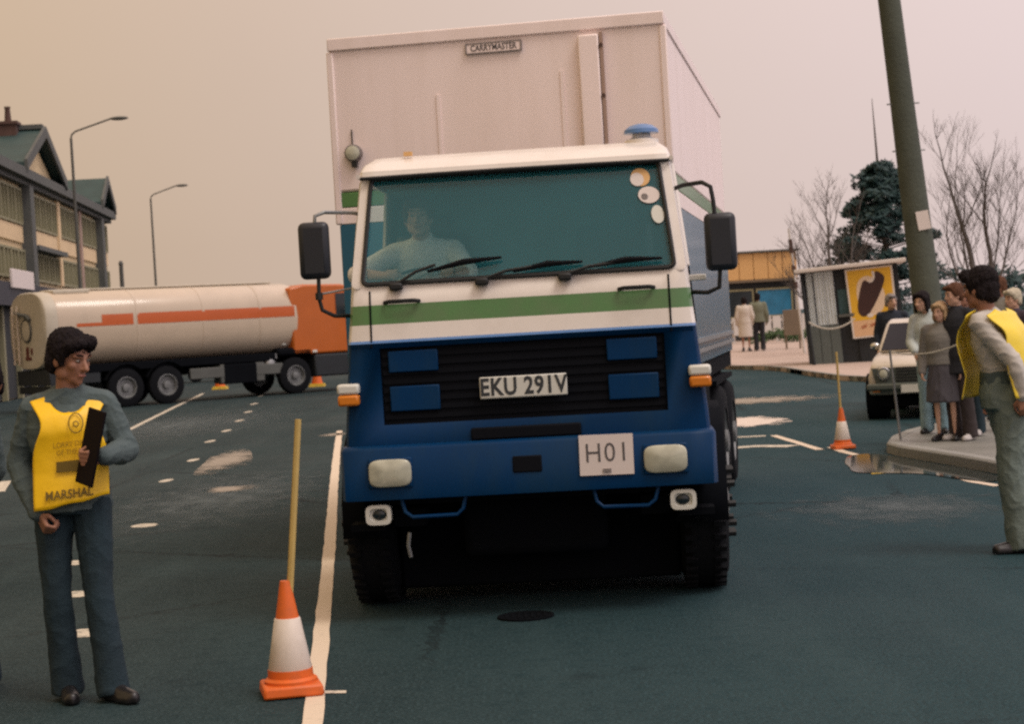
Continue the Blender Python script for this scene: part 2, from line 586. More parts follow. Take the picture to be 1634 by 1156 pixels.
def asphalt_material():
    m = bpy.data.materials.new('asphalt')
    m.use_nodes = True
    t = m.node_tree
    b = t.nodes['Principled BSDF']
    L = t.links.new
    co = t.nodes.new('ShaderNodeTexCoord')

    def nz(scale, detail=5, rough=.55, sc=None):
        n = t.nodes.new('ShaderNodeTexNoise')
        n.inputs['Scale'].default_value = scale
        n.inputs['Detail'].default_value = detail
        n.inputs['Roughness'].default_value = rough
        if sc:
            mp = t.nodes.new('ShaderNodeMapping')
            mp.inputs['Scale'].default_value = sc
            L(co.outputs['Object'], mp.inputs['Vector'])
            L(mp.outputs['Vector'], n.inputs['Vector'])
        else:
            L(co.outputs['Object'], n.inputs['Vector'])
        return n

    def rng(src, a, b_, c, d):
        r = t.nodes.new('ShaderNodeMapRange')
        r.inputs['From Min'].default_value = a
        r.inputs['From Max'].default_value = b_
        r.inputs['To Min'].default_value = c
        r.inputs['To Max'].default_value = d
        L(src, r.inputs['Value'])
        return r.outputs['Result']

    def mixc(f, c1, c2):
        x = t.nodes.new('ShaderNodeMixRGB')
        L(f, x.inputs['Fac'])
        for i, c in ((1, c1), (2, c2)):
            if isinstance(c, tuple):
                x.inputs[i].default_value = (*c, 1)
            else:
                L(c, x.inputs[i])
        return x.outputs['Color']
    big = nz(.35, 6)
    streak = nz(1.0, 5, .6, (1.6, .16, 1))
    grain = nz(55, 3)
    fine = nz(9, 6, .7)
    c = mixc(rng(big.outputs['Fac'], .35, .65, 0, 1), (.011, .023, .025), (.021, .037, .039))
    c = mixc(rng(streak.outputs['Fac'], .45, .75, 0, .55), c, (.036, .06, .062))
    c = mixc(rng(grain.outputs['Fac'], .48, .7, 0, .85), c, (.055, .082, .087))
    c = mixc(rng(fine.outputs['Fac'], .48, .7, 0, .65), c, (.006, .017, .02))
    # the tarmac turns paler and bluer towards the right
    sx = t.nodes.new('ShaderNodeSeparateXYZ')
    L(co.outputs['Object'], sx.inputs[0])
    ad = t.nodes.new('ShaderNodeMath'); ad.operation = 'MULTIPLY_ADD'
    L(big.outputs['Fac'], ad.inputs[0]); ad.inputs[1].default_value = 3.0
    L(sx.outputs['X'], ad.inputs[2])
    right_tone = mixc(rng(ad.outputs[0], -1.5, 4.0, 0, .75), c, (.014, .056, .072))
    c = mixc(rng(grain.outputs['Fac'], .4, .62, .75, 0), right_tone, c)
    # tar seams and hairline cracks, dark tyre-polished tracks
    wp = t.nodes.new('ShaderNodeVectorMath'); wp.operation = 'MULTIPLY_ADD'
    L(fine.outputs['Color'], wp.inputs[0]); wp.inputs[1].default_value = (.5, .5, 0)
    L(co.outputs['Object'], wp.inputs[2])
    vo = t.nodes.new('ShaderNodeTexVoronoi')
    vo.feature = 'DISTANCE_TO_EDGE'
    vo.inputs['Scale'].default_value = .23
    L(wp.outputs[0], vo.inputs['Vector'])
    ck = t.nodes.new('ShaderNodeMath'); ck.operation = 'MULTIPLY'
    L(rng(vo.outputs['Distance'], .002, .007, .8, 0), ck.inputs[0])
    L(rng(big.outputs['Fac'], .42, .6, 0, 1), ck.inputs[1])
    c = mixc(ck.outputs[0], c, (.004, .007, .009))
    oil = nz(.9, 6, .7)
    c = mixc(rng(oil.outputs['Fac'], .6, .74, 0, .55), c, (.006, .012, .015))
    L(c, b.inputs['Base Color'])
    wet = nz(.22, 5, .6, (1, .5, 1))
    L(rng(wet.outputs['Fac'], .42, .7, .9, .62), b.inputs['Roughness'])
    b.inputs['Specular IOR Level'].default_value = .13
    bp = t.nodes.new('ShaderNodeBump')
    bp.inputs['Strength'].default_value = .5
    bp.inputs['Distance'].default_value = .012
    L(grain.outputs['Fac'], bp.inputs['Height'])
    L(bp.outputs['Normal'], b.inputs['Normal'])
    return m


M['asphalt'] = asphalt_material()


def paint_material(name, col, wear):
    """road paint worn through to the tarmac"""
    m = bpy.data.materials.new(name)
    m.use_nodes = True
    t = m.node_tree
    b = t.nodes['Principled BSDF']
    co = t.nodes.new('ShaderNodeTexCoord')
    n = t.nodes.new('ShaderNodeTexNoise')
    n.inputs['Scale'].default_value = 14
    n.inputs['Detail'].default_value = 8
    n.inputs['Roughness'].default_value = .7
    t.links.new(co.outputs['Object'], n.inputs['Vector'])
    r = t.nodes.new('ShaderNodeMapRange')
    r.inputs['From Min'].default_value = .62 - wear * .25
    r.inputs['From Max'].default_value = .75 - wear * .25
    r.inputs['To Max'].default_value = .85
    t.links.new(n.outputs['Fac'], r.inputs['Value'])
    x = t.nodes.new('ShaderNodeMixRGB')
    x.inputs['Color1'].default_value = (*col, 1)
    x.inputs['Color2'].default_value = (.06, .08, .08, 1)
    t.links.new(r.outputs['Result'], x.inputs['Fac'])
    t.links.new(x.outputs['Color'], b.inputs['Base Color'])
    b.inputs['Roughness'].default_value = .7
    return m


M['road_white'] = paint_material('road_white', (.66, .55, .42), .1)
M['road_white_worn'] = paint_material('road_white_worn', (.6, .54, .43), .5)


def ragged_patch(name, col, lo, hi):
    """ragged patch of one flat colour, broken by noise and see-through towards its edges"""
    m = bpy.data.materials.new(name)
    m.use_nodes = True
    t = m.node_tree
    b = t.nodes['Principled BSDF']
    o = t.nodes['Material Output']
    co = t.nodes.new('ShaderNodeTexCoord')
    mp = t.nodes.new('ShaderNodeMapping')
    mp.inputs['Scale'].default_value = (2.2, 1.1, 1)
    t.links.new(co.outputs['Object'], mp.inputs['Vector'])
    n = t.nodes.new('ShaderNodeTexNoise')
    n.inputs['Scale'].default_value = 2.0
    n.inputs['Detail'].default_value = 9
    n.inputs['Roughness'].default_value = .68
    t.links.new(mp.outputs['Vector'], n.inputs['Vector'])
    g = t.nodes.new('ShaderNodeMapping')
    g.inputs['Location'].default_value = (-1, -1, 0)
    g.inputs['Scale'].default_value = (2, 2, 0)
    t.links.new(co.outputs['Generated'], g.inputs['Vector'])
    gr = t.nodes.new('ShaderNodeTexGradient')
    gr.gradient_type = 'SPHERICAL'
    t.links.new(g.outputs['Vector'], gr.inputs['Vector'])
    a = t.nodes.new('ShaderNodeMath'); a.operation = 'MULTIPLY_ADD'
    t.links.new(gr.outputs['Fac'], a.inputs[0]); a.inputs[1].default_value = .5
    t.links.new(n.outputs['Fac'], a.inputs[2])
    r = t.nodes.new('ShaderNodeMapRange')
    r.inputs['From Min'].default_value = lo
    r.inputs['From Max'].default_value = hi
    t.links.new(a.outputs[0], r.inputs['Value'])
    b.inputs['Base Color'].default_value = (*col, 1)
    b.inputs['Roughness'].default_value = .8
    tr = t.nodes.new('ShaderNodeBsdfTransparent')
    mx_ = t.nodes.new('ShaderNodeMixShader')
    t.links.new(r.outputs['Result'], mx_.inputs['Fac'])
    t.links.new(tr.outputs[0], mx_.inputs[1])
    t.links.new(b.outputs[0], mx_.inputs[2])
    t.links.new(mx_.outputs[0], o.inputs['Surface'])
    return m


M['tan_patch'] = ragged_patch('tan_patch', (.28, .24, .19), .58, .85)
M['painted_sheen'] = ragged_patch('painted_sheen', (.07, .094, .098), .62, 1.15)  # pale grazing sheen of the wet road, painted as a matt colour
M['pale_patch'] = ragged_patch('pale_patch', (.66, .57, .5), .5, .64)
M['road_yellow'] = paint_material('road_yellow', (.6, .4, .03), .25)


def water_material():
    m = bpy.data.materials.new('puddle_water')
    m.use_nodes = True
    t = m.node_tree
    b = t.nodes['Principled BSDF']
    co = t.nodes.new('ShaderNodeTexCoord')
    n = t.nodes.new('ShaderNodeTexNoise')
    n.inputs['Scale'].default_value = 2.5
    n.inputs['Detail'].default_value = 3
    t.links.new(co.outputs['Object'], n.inputs['Vector'])
    b.inputs['Base Color'].default_value = (.02, .032, .034, 1)
    b.inputs['Roughness'].default_value = .05
    b.inputs['IOR'].default_value = 1.33
    bp = t.nodes.new('ShaderNodeBump')
    bp.inputs['Strength'].default_value = .02
    bp.inputs['Distance'].default_value = .002
    t.links.new(n.outputs['Fac'], bp.inputs['Height'])
    t.links.new(bp.outputs['Normal'], b.inputs['Normal'])
    return m


M['water'] = water_material()

# ================================================================== SETTING
road_mb = MB()
nx = 24
road_mb.add([(-900 + 1800 * i / nx, -300 + 2100 * j / nx, 0) for j in range(nx + 1) for i in range(nx + 1)],
            [(j * (nx + 1) + i, j * (nx + 1) + i + 1, (j + 1) * (nx + 1) + i + 1, (j + 1) * (nx + 1) + i) for j in range(nx) for i in range(nx)])
road = structure(road_mb.build('road', M['asphalt'], smooth=False), 'dark damp asphalt road')


def marking(poly, material, z=.004, name='road_marking_or_sheen'):
    mb = MB()
    mb.add([(x, y, z) for x, y in poly], [tuple(range(len(poly)))])
    return mb.build(name, material, road, smooth=False)


def ribbon(line, w0, w1, material, z=.004, seed=0):
    """painted line with slightly uneven edges"""
    rnd = random.Random(seed)
    pts = []
    for a, b in zip(line[:-1], line[1:]):
        n = max(2, int((Vector(b) - Vector(a)).length / .35))
        pts += [Vector(a).lerp(Vector(b), i / n) for i in range(n)]
    pts.append(Vector(line[-1]))
    vs = []
    for i, p in enumerate(pts):
        t = (pts[min(i + 1, len(pts) - 1)] - pts[max(i - 1, 0)]).normalized()
        nn = Vector((-t.y, t.x))
        w = w0 + (w1 - w0) * i / (len(pts) - 1)
        vs += [(*(p + nn * (w / 2 + rnd.uniform(-.004, .004))), z), (*(p - nn * (w / 2 + rnd.uniform(-.004, .004))), z)]
    mb = MB()
    mb.add(vs, [(2 * i, 2 * i + 1, 2 * i + 3, 2 * i + 2) for i in range(len(pts) - 1)])
    return mb.build('road_marking_or_sheen', material, road, smooth=False)


ribbon([(-.90, 7.2), (-.935, 7.97), (-1.115, 10.1), (-1.49, 14.5), (-1.985, 20.1), (-2.52, 26.3), (-3.0, 32)], .088, .1, M['road_white'], seed=1)
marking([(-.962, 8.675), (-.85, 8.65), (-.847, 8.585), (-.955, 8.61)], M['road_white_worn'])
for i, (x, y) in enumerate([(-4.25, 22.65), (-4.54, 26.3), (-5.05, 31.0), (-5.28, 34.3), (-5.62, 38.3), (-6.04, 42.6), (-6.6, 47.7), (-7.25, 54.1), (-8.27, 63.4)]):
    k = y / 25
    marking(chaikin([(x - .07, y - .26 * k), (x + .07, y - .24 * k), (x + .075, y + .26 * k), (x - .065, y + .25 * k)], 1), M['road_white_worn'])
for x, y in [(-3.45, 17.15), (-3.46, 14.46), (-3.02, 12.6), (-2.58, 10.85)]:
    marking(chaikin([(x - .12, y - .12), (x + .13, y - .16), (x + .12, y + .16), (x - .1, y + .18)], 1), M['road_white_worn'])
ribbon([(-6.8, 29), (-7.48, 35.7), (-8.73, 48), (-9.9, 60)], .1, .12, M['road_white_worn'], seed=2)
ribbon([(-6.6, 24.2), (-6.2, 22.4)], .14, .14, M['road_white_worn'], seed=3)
ribbon([(3.35, 24.5), (3.48, 21.6)], .1, .1, M['road_white'], seed=4)
ribbon([(3.655, 21.9), (3.66, 21.1), (3.73, 20.2)], .09, .1, M['road_white'], seed=5)
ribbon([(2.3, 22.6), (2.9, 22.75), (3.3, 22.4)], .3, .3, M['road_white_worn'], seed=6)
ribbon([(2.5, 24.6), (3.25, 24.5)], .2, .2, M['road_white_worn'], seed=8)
ribbon([(3.92, 17.8), (4.05, 17.2), (4.06, 16.8), (4.16, 16.3)], .09, .1, M['road_white'], seed=7)
marking([(3.81, 20.5), (3.9, 20.45), (3.53, 18.1), (3.4, 18.1)], M['road_yellow'], .006)

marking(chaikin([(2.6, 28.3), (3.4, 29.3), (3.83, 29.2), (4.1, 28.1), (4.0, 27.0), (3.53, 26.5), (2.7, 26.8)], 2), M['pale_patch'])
marking(chaikin([(-4.05, 23.0), (-4.3, 26.1), (-4.6, 28.9), (-4.25, 29.2), (-3.85, 27.4), (-3.45, 24.4), (-3.66, 23.7), (-3.68, 22.6)], 2), M['tan_patch'])
marking(chaikin([(-3.6, 20.6), (-3.45, 21.4), (-2.95, 21.3), (-2.8, 20.7), (-3.26, 20.2)], 2), M['tan_patch'])
marking(chaikin([(-3.4, 30.5), (-3.0, 31.5), (-2.7, 31.3), (-2.9, 30.3)], 1), M['tan_patch'])
marking(chaikin([(2.2, 34.5), (4.5, 36.2), (6.3, 35.2), (5.8, 33.2), (4.0, 32.6), (2.4, 33.0)], 2), M['tan_patch'])
for q in ([(-4.6, 15.5), (-1.4, 14.5), (-1.75, 23.5), (-5.0, 25.5)], [(1.6, 13.6), (4.3, 13.2), (4.2, 16.6), (1.9, 16.9)], [(-9, 30), (-3.2, 28), (-4, 46), (-11, 48)]):
    marking(chaikin(q, 2), M['painted_sheen'], .003)  # bands of reflected sky put into the road colour
PUD = {
    'd': [(3.45, 19.95), (3.7, 20.6), (3.92, 20.55), (4.0, 20.0), (4.15, 19.0), (4.3, 18.2), (4.4, 17.1), (4.25, 16.7), (4.0, 16.95), (3.86, 17.85), (3.46, 18.15), (3.25, 18.4)],
    'e': [(4.12, 16.2), (4.3, 16.3), (4.42, 15.6), (4.3, 15.0), (4.12, 15.4)],
}
for k, poly in PUD.items():
    mb = MB()
    q = chaikin(poly, 3)
    cx = sum(p[0] for p in q) / len(q); cy = sum(p[1] for p in q) / len(q)
    q = [(cx + (x - cx) * (1 + .09 * noise.noise(Vector((x * 2.5, y * 1.2, 1)))), cy + (y - cy) * (1 + .09 * noise.noise(Vector((x * 2.5, y * 1.2, 7))))) for x, y in q]
    mb.add([(x, y, .0085) for x, y in q], [tuple(range(len(q)))])
    structure(mb.build('puddle', M['water'], smooth=False), 'shallow rain puddle on the asphalt')

# gully cover in front of the lorry
gc = MB()
gc.lathe((-.005, 10.53, 0), [(.16, .002), (.16, .012), (.145, .014), (.14, .009)], n=24)
g = gc.build('manhole_cover', M['chassis'])
tag(g, 'small round black cover set in the asphalt in front of the lorry', 'manhole cover')
gb = MB()
for i in range(-3, 4):
    gb.box((-.005 + i * .036, 10.53, .012), (.016, .2 * math.sqrt(max(.1, 1 - (i / 4.2) ** 2)), .006))
gb.build('cover_rib', M['chassis'], g)

# ---- pavement where the spectators stand, with its kerb stones
near_edge = [(5.9, 8.0), (5.1, 13.0), (4.62, 15.6), (4.46, 17.1), (4.34, 18.2), (4.2, 19.1), (4.06, 20.0), (4.05, 20.6),
             (4.28, 21.5), (4.64, 22.4), (5.05, 23.1), (5.6, 23.7), (7.0, 24.4), (10, 25.0), (16, 25.4)]


def dense(line, step):
    pts = []
    for a, b in zip(line[:-1], line[1:]):
        n = max(1, int(round((Vector(b) - Vector(a)).length / step)))
        pts += [Vector(a).lerp(Vector(b), i / n) for i in range(n)]
    pts.append(Vector(line[-1]))
    return pts


def kerbed(name, edge, back, h, material, step, label, kw=.14):
    """pavement slab inside a row of kerb stones; edge has the road on its left-hand side when walked"""
    pts = dense(edge, step)
    inn = []
    for i, p in enumerate(pts):
        t = (pts[min(i + 1, len(pts) - 1)] - pts[max(i - 1, 0)]).normalized()
        inn.append(p + Vector((t.y, -t.x)) * kw)
    mb = MB()
    poly = [tuple(p) for p in inn] + back
    area = sum(poly[i][0] * poly[(i + 1) % len(poly)][1] - poly[(i + 1) % len(poly)][0] * poly[i][1] for i in range(len(poly)))
    if area < 0:
        poly = poly[::-1]
    mb.prism(poly, 0.002, h - .006)
    slab = structure(mb.build(name, material, smooth=False), label)
    for i in range(len(pts) - 1):
        a, b, c, d = pts[i], pts[i + 1], inn[i + 1], inn[i]
        t = (b - a).normalized() * .006
        k = MB()
        ch = .02
        o = (pts[i] - inn[i]).normalized() * ch
        ring0 = [(*(d + t), .002), (*(a + t), .002), (*(a + t), h - ch), (*(a + t - o), h), (*(d + t), h)]
        ring1 = [(*(c - t), .002), (*(b - t), .002), (*(b - t), h - ch), (*(b - t - o), h), (*(c - t), h)]
        k.loft([[Vector(p) for p in ring0], [Vector(p) for p in ring1]])
        k.build('kerb_stone', M['kerb'], slab, smooth=False)
    return slab


near_pave = kerbed('pavement', near_edge, [(16, 8.0)], .12, M['paving_wet'], .62, 'damp grey pavement corner where the spectators stand')

far_edge = [(5.2, 60), (5.9, 55.3), (6.3, 53.6), (6.95, 51.6), (7.2, 48.9), (7.2, 44.9), (7.3, 41.0), (7.8, 38.4), (9.2, 36.6), (12, 35.6), (30, 34.5)]
far_pave = kerbed('pavement', far_edge, [(30, 56), (5.6, 56)], .12, M['paving'], .9, 'pale paved area round the kiosk')
# the paving climbs gently to the shops behind
sl = MB()
rows = [(55.9, .115), (59, .3), (62, .42), (66, .45), (120, .45)]
sl.add([(x, y, z) for y, z in rows for x in (4.2 if y < 57 else 3.0, 60)], [(2 * i, 2 * i + 1, 2 * i + 3, 2 * i + 2) for i in range(len(rows) - 1)])
slope = structure(sl.build('paved_slope', M['paving'], smooth=False), 'pale paving rising to the shops')

# ------------------------------------------------------------------ terrace of shops on the left
BF = frame(-17.58, 65, -.083, .9965)
terrace = thing('shop_terrace', 'long cream two-storey terrace over dark shops with teal gabled roofs', 'building', (-17.58, 65, 0), math.atan2(.9965, -.083))


def part(name, material, parent, fn, xf=None, bevel=0.0, **kw):
    mb = MB(xf)
    fn(mb)
    return mb.build(name, material, parent, bevel=bevel, **kw)


part('wall', M['cream_wall'], terrace, lambda b: b.bx(-14, 29.9, 0, 8, 0, 8.12), BF)
part('cornice', M['building_dark'], terrace, lambda b: (b.bx(-14.2, 30.1, -.55, -.004, 8.06, 8.42), b.bx(-14.2, 30.1, -.3, -.006, 7.88, 8.055)), BF)
for u in (-9.5, -3.9, 5.75, 25.9):
    part('pilaster', M['building_dark'], terrace, lambda b: b.bx(u - .42, u + .42, -.42, -.004, 3.9, 7.875), BF)
for u in (13.85, 20.1):
    part('wall_strip', M['pink_wall'] if u > 20 else M['cream_panel'], terrace, lambda b: b.bx(u - .3, u + .3, -.16, -.003, 4.32, 7.87), BF)
part('fascia', M['navy_fascia'], terrace, lambda b: b.bx(-14, 29.9, -.7, -.004, 3.25, 4.05), BF)
part('ledge', M['building_dark'], terrace, lambda b: b.bx(6.3, 13.4, -.5, -.004, 5.5, 5.68), BF)
part('sign_board', M['card'], terrace, lambda b: b.bx(-1.6, 2.7, -.8, -.705, 3.85, 4.5), BF, bevel=.02)
part('shop_front', M['kiosk_dark'], terrace, lambda b: b.bx(-13.9, 29.8, -.12, -.005, .05, 3.24), BF)
for u in range(-13, 30, 3):
    part('shop_post', M['win_frame'], terrace, lambda b: b.bx(u - .14, u + .14, -.3, -.125, .02, 3.245), BF)
for u0, u1 in ((-9, -4.4), (-3.4, 5.2), (6.4, 13.4), (14.3, 19.7), (20.6, 25.3), (26.5, 29.6)):
    nwin = max(1, round((u1 - u0) / 1.4))
    w = (u1 - u0) / nwin
    part('spandrel', M['cream_panel'], terrace, lambda b: b.bx(u0, u1, -.09, -.003, 5.72, 6.34), BF)
    for zz0, zz1 in ((4.34, 5.46), (6.38, 7.74)):
        for i in range(nwin):
            a, c = u0 + i * w + .06, u0 + (i + 1) * w - .06
            fr = MB(BF)
            for q0, q1, r0, r1 in ((a, a + .09, zz0, zz1), (c - .09, c, zz0, zz1), (a + .09, c - .09, zz0, zz0 + .09), (a + .09, c - .09, zz1 - .09, zz1), ((a + c) / 2 - .05, (a + c) / 2 + .05, zz0 + .09, zz1 - .09)):
                fr.bx(q0, q1, -.14, -.003, r0, r1)
            f = fr.build('window', M['win_frame'], terrace, smooth=False)
            part('pane', M['win_glass'], f, lambda b: b.bx(a + .09, c - .09, -.05, -.004, zz0 + .09, zz1 - .09), BF)


def gable(u0, u1, zp, zb, depth, roof_m, wall_m):
    um = (u0 + u1) / 2
    part('gable_wall', wall_m, terrace, lambda b: b.loft([[Vector((u0 + .3, -.12, zb)), Vector((u1 - .3, -.12, zb)), Vector((um, -.12, zp - .32))],
                                                         [Vector((u0 + .3, .2, zb)), Vector((u1 - .3, .2, zb)), Vector((um, .2, zp - .32))]]), BF, smooth=False)

    def slope_(b):
        th = .2
        for s in ((u0, um), (u1, um)):
            a0 = Vector((s[0], -.5, zb)); a1 = Vector((s[1], -.5, zp))
            c0 = a0 + Vector((0, depth, 0)); c1 = a1 + Vector((0, depth, 0))
            up = Vector((0, 0, th))
            b.loft([[a0, a1, a1 + up, a0 + up], [c0, c1, c1 + up, c0 + up]])
    rf = part('gable_roof', roof_m, terrace, slope_, BF, smooth=False)

    def barge(b):
        for s in ((u0, um), (u1, um)):
            a0 = Vector((s[0], -.62, zb - .12)); a1 = Vector((s[1], -.62, zp - .12))
            up = Vector((0, 0, .42)); th = Vector((0, .115, 0))
            b.loft([[a0, a1, a1 + up, a0 + up], [a0 + th, a1 + th, a1 + th + up, a0 + th + up]])
    part('bargeboard', M['building_dark'], terrace, barge, BF, smooth=False)
    return rf


g1 = gable(4.0, 13.7, 10.15, 8.43, 9, M['roof_teal'], M['cream_wall'])
g2 = gable(25.0, 29.9, 9.75, 8.43, 8, M['roof_teal'], M['pink_wall'])
part('ridge_tile', M['building_dark'], g1, lambda b: b.bx(8.6, 9.1, -.5, 8.5, 10.34, 10.52), BF)
part('roof', M['roof_teal'], terrace, lambda b: b.loft([[Vector((-14, -.5, 8.43)), Vector((-14, 4, 9.5)), Vector((-14, 8.5, 8.43))],
                                                        [Vector((29.9, -.5, 8.43)), Vector((29.9, 4, 9.5)), Vector((29.9, 8.5, 8.43))]]), BF, smooth=False)
ch = part('chimney', M['brick_red'], terrace, lambda b: (b.bx(8.0, 8.8, .4, 1.1, 9.7, 10.5), b.bx(7.92, 8.88, .33, 1.17, 10.503, 10.62)), BF, smooth=False)
part('chimney_pot', M['brick_red'], ch, lambda b: b.lathe((8.4, .75, 10.62), [(.14, 0), (.1, .5), (.13, .6)], n=10), BF)

# ------------------------------------------------------------------ street lamps
def lamp_post(x, y, h, arm, label):
    t = thing('street_lamp', label, 'street lamp', (x, y, 0), 0, 'street lamps beyond the tanker')
    part('post', M['lamp_post'], t, lambda b: (b.tube([(x, y, 0), (x, y, h * .35), (x, y, h - .25)], [.085, .07, .05], 10), b.cyl((x, y, 0), (x, y, 1.3), .12, .1, 10)))
    pts = [(x, y, h - .26), (x + .03, y, h - .12), (x + .18, y, h)] + [(x + .18 + (arm - .18) * q, y, h + .42 * q) for q in (.33, .66, 1)]
    part('arm', M['lamp_post'], t, lambda b: b.tube(pts, .034, 8))
    part('lantern', M['lamp_post'], t, lambda b: b.ell((x + arm + .25, y, h + .4), (.36, .14, .075)))
    return t


lamp_post(-16.1, 71, 9.85, 1.6, 'tall grey street lamp standing before the cream terrace')
lamp_post(-19.4, 104, 9.95, 1.5, 'slender grey street lamp beyond the middle of the tanker')
ps = MB()
ps.tube([(-18.4, 90, 0), (-18.4, 90, 5.6)], [.13, .1], 8)
ps.cyl((-18.4, 90, 5.6), (-18.4, 90, 5.75), .14, .05, 8)
tag(ps.build('street_post', M['lamp_post']), 'short dark post rising behind the tank, between the lamp and the terrace', 'post')

# ------------------------------------------------------------------ leaning utility pole
pole = thing('utility_pole', 'thick weathered wooden utility pole leaning left, with a paper notice', 'utility pole', (6.72, 30, .12))
p0, p1 = Vector((6.78, 30, .1)), Vector((6.12, 30.1, 9.5))
pl = MB()
pl.tube([p0.lerp(p1, t) for t in (0, .15, .3, .5, .75, 1)], [.255, .235, .215, .19, .172, .16], 14)
pl.build('pole_shaft', M['pole_wood'], pole)
q = p0.lerp(p1, .3)
part('notice', M['card'], pole, lambda b: b.box((q.x + .05, q.y - .222, q.z), (.2, .012, .3), Matrix.Rotation(R(-8), 3, 'Y')))
for t in (.42, .5):
    q = p0.lerp(p1, t)
    part('climbing_step', M['steel'], pole, lambda b: b.cyl((q.x - .26, 30, q.z), (q.x + .26, 30, q.z), .012, None, 6))

# ------------------------------------------------------------------ trees
def bare_tree(x, y, z, stems, label, seed, twig=1.0, levels=5, thin=1.0):
    rnd = random.Random(seed)
    t = thing('bare_tree', label, 'tree', (x, y, z))
    tr, cr = MB(), MB()

    def grow(p, d, l, r, lev):
        n = 4 if lev < 3 else 3
        pts, rs = [p], [r]
        dd = d.copy()
        for i in range(n):
            dd = (dd + Vector((rnd.uniform(-.16, .16), rnd.uniform(-.16, .16), rnd.uniform(-.02, .12)))).normalized()
            pts.append(pts[-1] + dd * l / n)
            rs.append(r * (1 - .45 * (i + 1) / n))
        (tr if lev == 0 else cr).tube(pts, rs, 7 if lev < 2 else 4, cap=False)
        if lev >= levels:
            return
        k = 3 if lev < levels - 1 else rnd.randint(2, 4)
        for i in range(k):
            f = rnd.uniform(.35, 1.0)
            idx = min(n - 1, int(f * n))
            q = pts[idx].lerp(pts[idx + 1], f * n - idx) if f < 1 else pts[-1]
            a = rnd.uniform(0, 6.28)
            spread = rnd.uniform(.45, .95)
            side = Vector((math.cos(a), math.sin(a), 0))
            nd = (dd * math.cos(spread) + side * math.sin(spread) + Vector((0, 0, .25))).normalized()
            grow(q, nd, l * rnd.uniform(.5, .72), rs[idx] * .52 * thin + .0015, lev + 1)
        grow(pts[-1], dd, l * .62, rs[-1], lev + 1)
    for (dx, dz, l, r) in stems:
        grow(Vector((x, y, z)), Vector((dx, 0, dz)).normalized(), l, r, 0)
    tr.build('trunk', M['bark'], t)
    cr.build('crown', M['bark'], t)
    return t


bare_tree(12.3, 70, .4, [(.02, 1, 2.7, .12)], 'small bare tree left of the dark evergreen', 12, levels=5, thin=.95)
bare_tree(11.35, 45, .1, [(-.16, 1, 2.6, .12), (.24, 1, 2.3, .11)], 'bare tree with two forked trunks right of the pole', 5, levels=5, thin=.75)
bare_tree(10.2, 57, .12, [(.1, 1, 2.2, .08), (-.5, 1, 1.9, .06)], 'low bare tree half hidden behind the pole', 23, levels=4)


def leaf_cloud(mb, centres, per, size, rnd, flat=.8):
    for c, r in centres:
        for _ in range(per):
            a, b_ = rnd.uniform(0, 6.283), rnd.uniform(-1, 1)
            rr = r * rnd.random() ** .45
            s = math.sqrt(1 - b_ * b_)
            p = Vector(c) + Vector((math.cos(a) * s, math.sin(a) * s, b_ * flat)) * rr
            u = Vector((rnd.gauss(0, 1), rnd.gauss(0, 1), rnd.gauss(0, .6))).normalized()
            w = u.orthogonal().normalized()
            k = size * rnd.uniform(.6, 1.4)
            mb.add([p - u * k, p + w * k * .45, p + u * k, p - w * k * .45], [(0, 1, 2, 3)])


def evergreen(x, y, z, h, rad, label, seed, nc, per, size, m='needle', top=1.2):
    rnd = random.Random(seed)
    t = thing('evergreen_tree', label, 'tree', (x, y, z))
    tb = MB()
    tb.tube([(x, y, z), (x + .05, y, z + h * .5), (x - .12, y, z + h), (x - .2, y, z + h + top)], [.2, .13, .05, .012], 8)
    cb = MB()
    cs = []
    for i in range(nc):
        f = rnd.random() ** .8
        zz = z + h * (.1 + .88 * f)
        rr = rad * (1 - f) ** .6 * (.55 + .5 * rnd.random()) if f > .12 else rad * .9 * rnd.random()
        a = rnd.uniform(0, 6.283)
        c = Vector((x + math.cos(a) * rr, y + math.sin(a) * rr, zz))
        cs.append((c, rnd.uniform(.35, .72) * (1 - .35 * f)))
        tb.tube([(x - .12 * f, y, zz - .35), c], [.035, .012], 4)
    tb.build('trunk', M['bark'], t)
    leaf_cloud(cb, cs, per, size, rnd, .5)
    cb.build('crown', M[m], t, smooth=False)
    return t


evergreen(15.1, 75, .4, 7.0, 2.9, 'dense dark evergreen tree between the kiosk and the pole', 3, 190, 85, .12, top=2.4)
# scrub behind the crowd: single bushes
for i, (x, y, s, dk) in enumerate([(13.1, 71, 1.0, 'dark bush spreading behind the kiosk roof'), (16.4, 66, 1.15, 'dark bush behind the foot of the pole'),
                                   (18.0, 70, .8, 'low dark bush under the bare forked tree'), (20.3, 72, .9, 'bush behind the heads at the edge of the crowd')]):
    rnd = random.Random(40 + i)
    bt = thing('bush', dk, 'bush', (x, y, .45), 0, 'bushes behind the kiosk')
    st = MB()
    cs = []
    for k in range(26):
        c = Vector((x + rnd.uniform(-1.3, 1.3) * s, y + rnd.uniform(-.8, .8), .45 + s * rnd.uniform(.3, 2.2)))
        cs.append((c, rnd.uniform(.25, .5)))
        st.tube([(x + (c.x - x) * .2, y, .4), c], [.03, .01], 4)
    st.build('stem', M['bark'], bt)
    lb = MB()
    leaf_cloud(lb, cs, 45, .14, rnd)
    lb.build('leaves', M['needle'], bt, smooth=False)

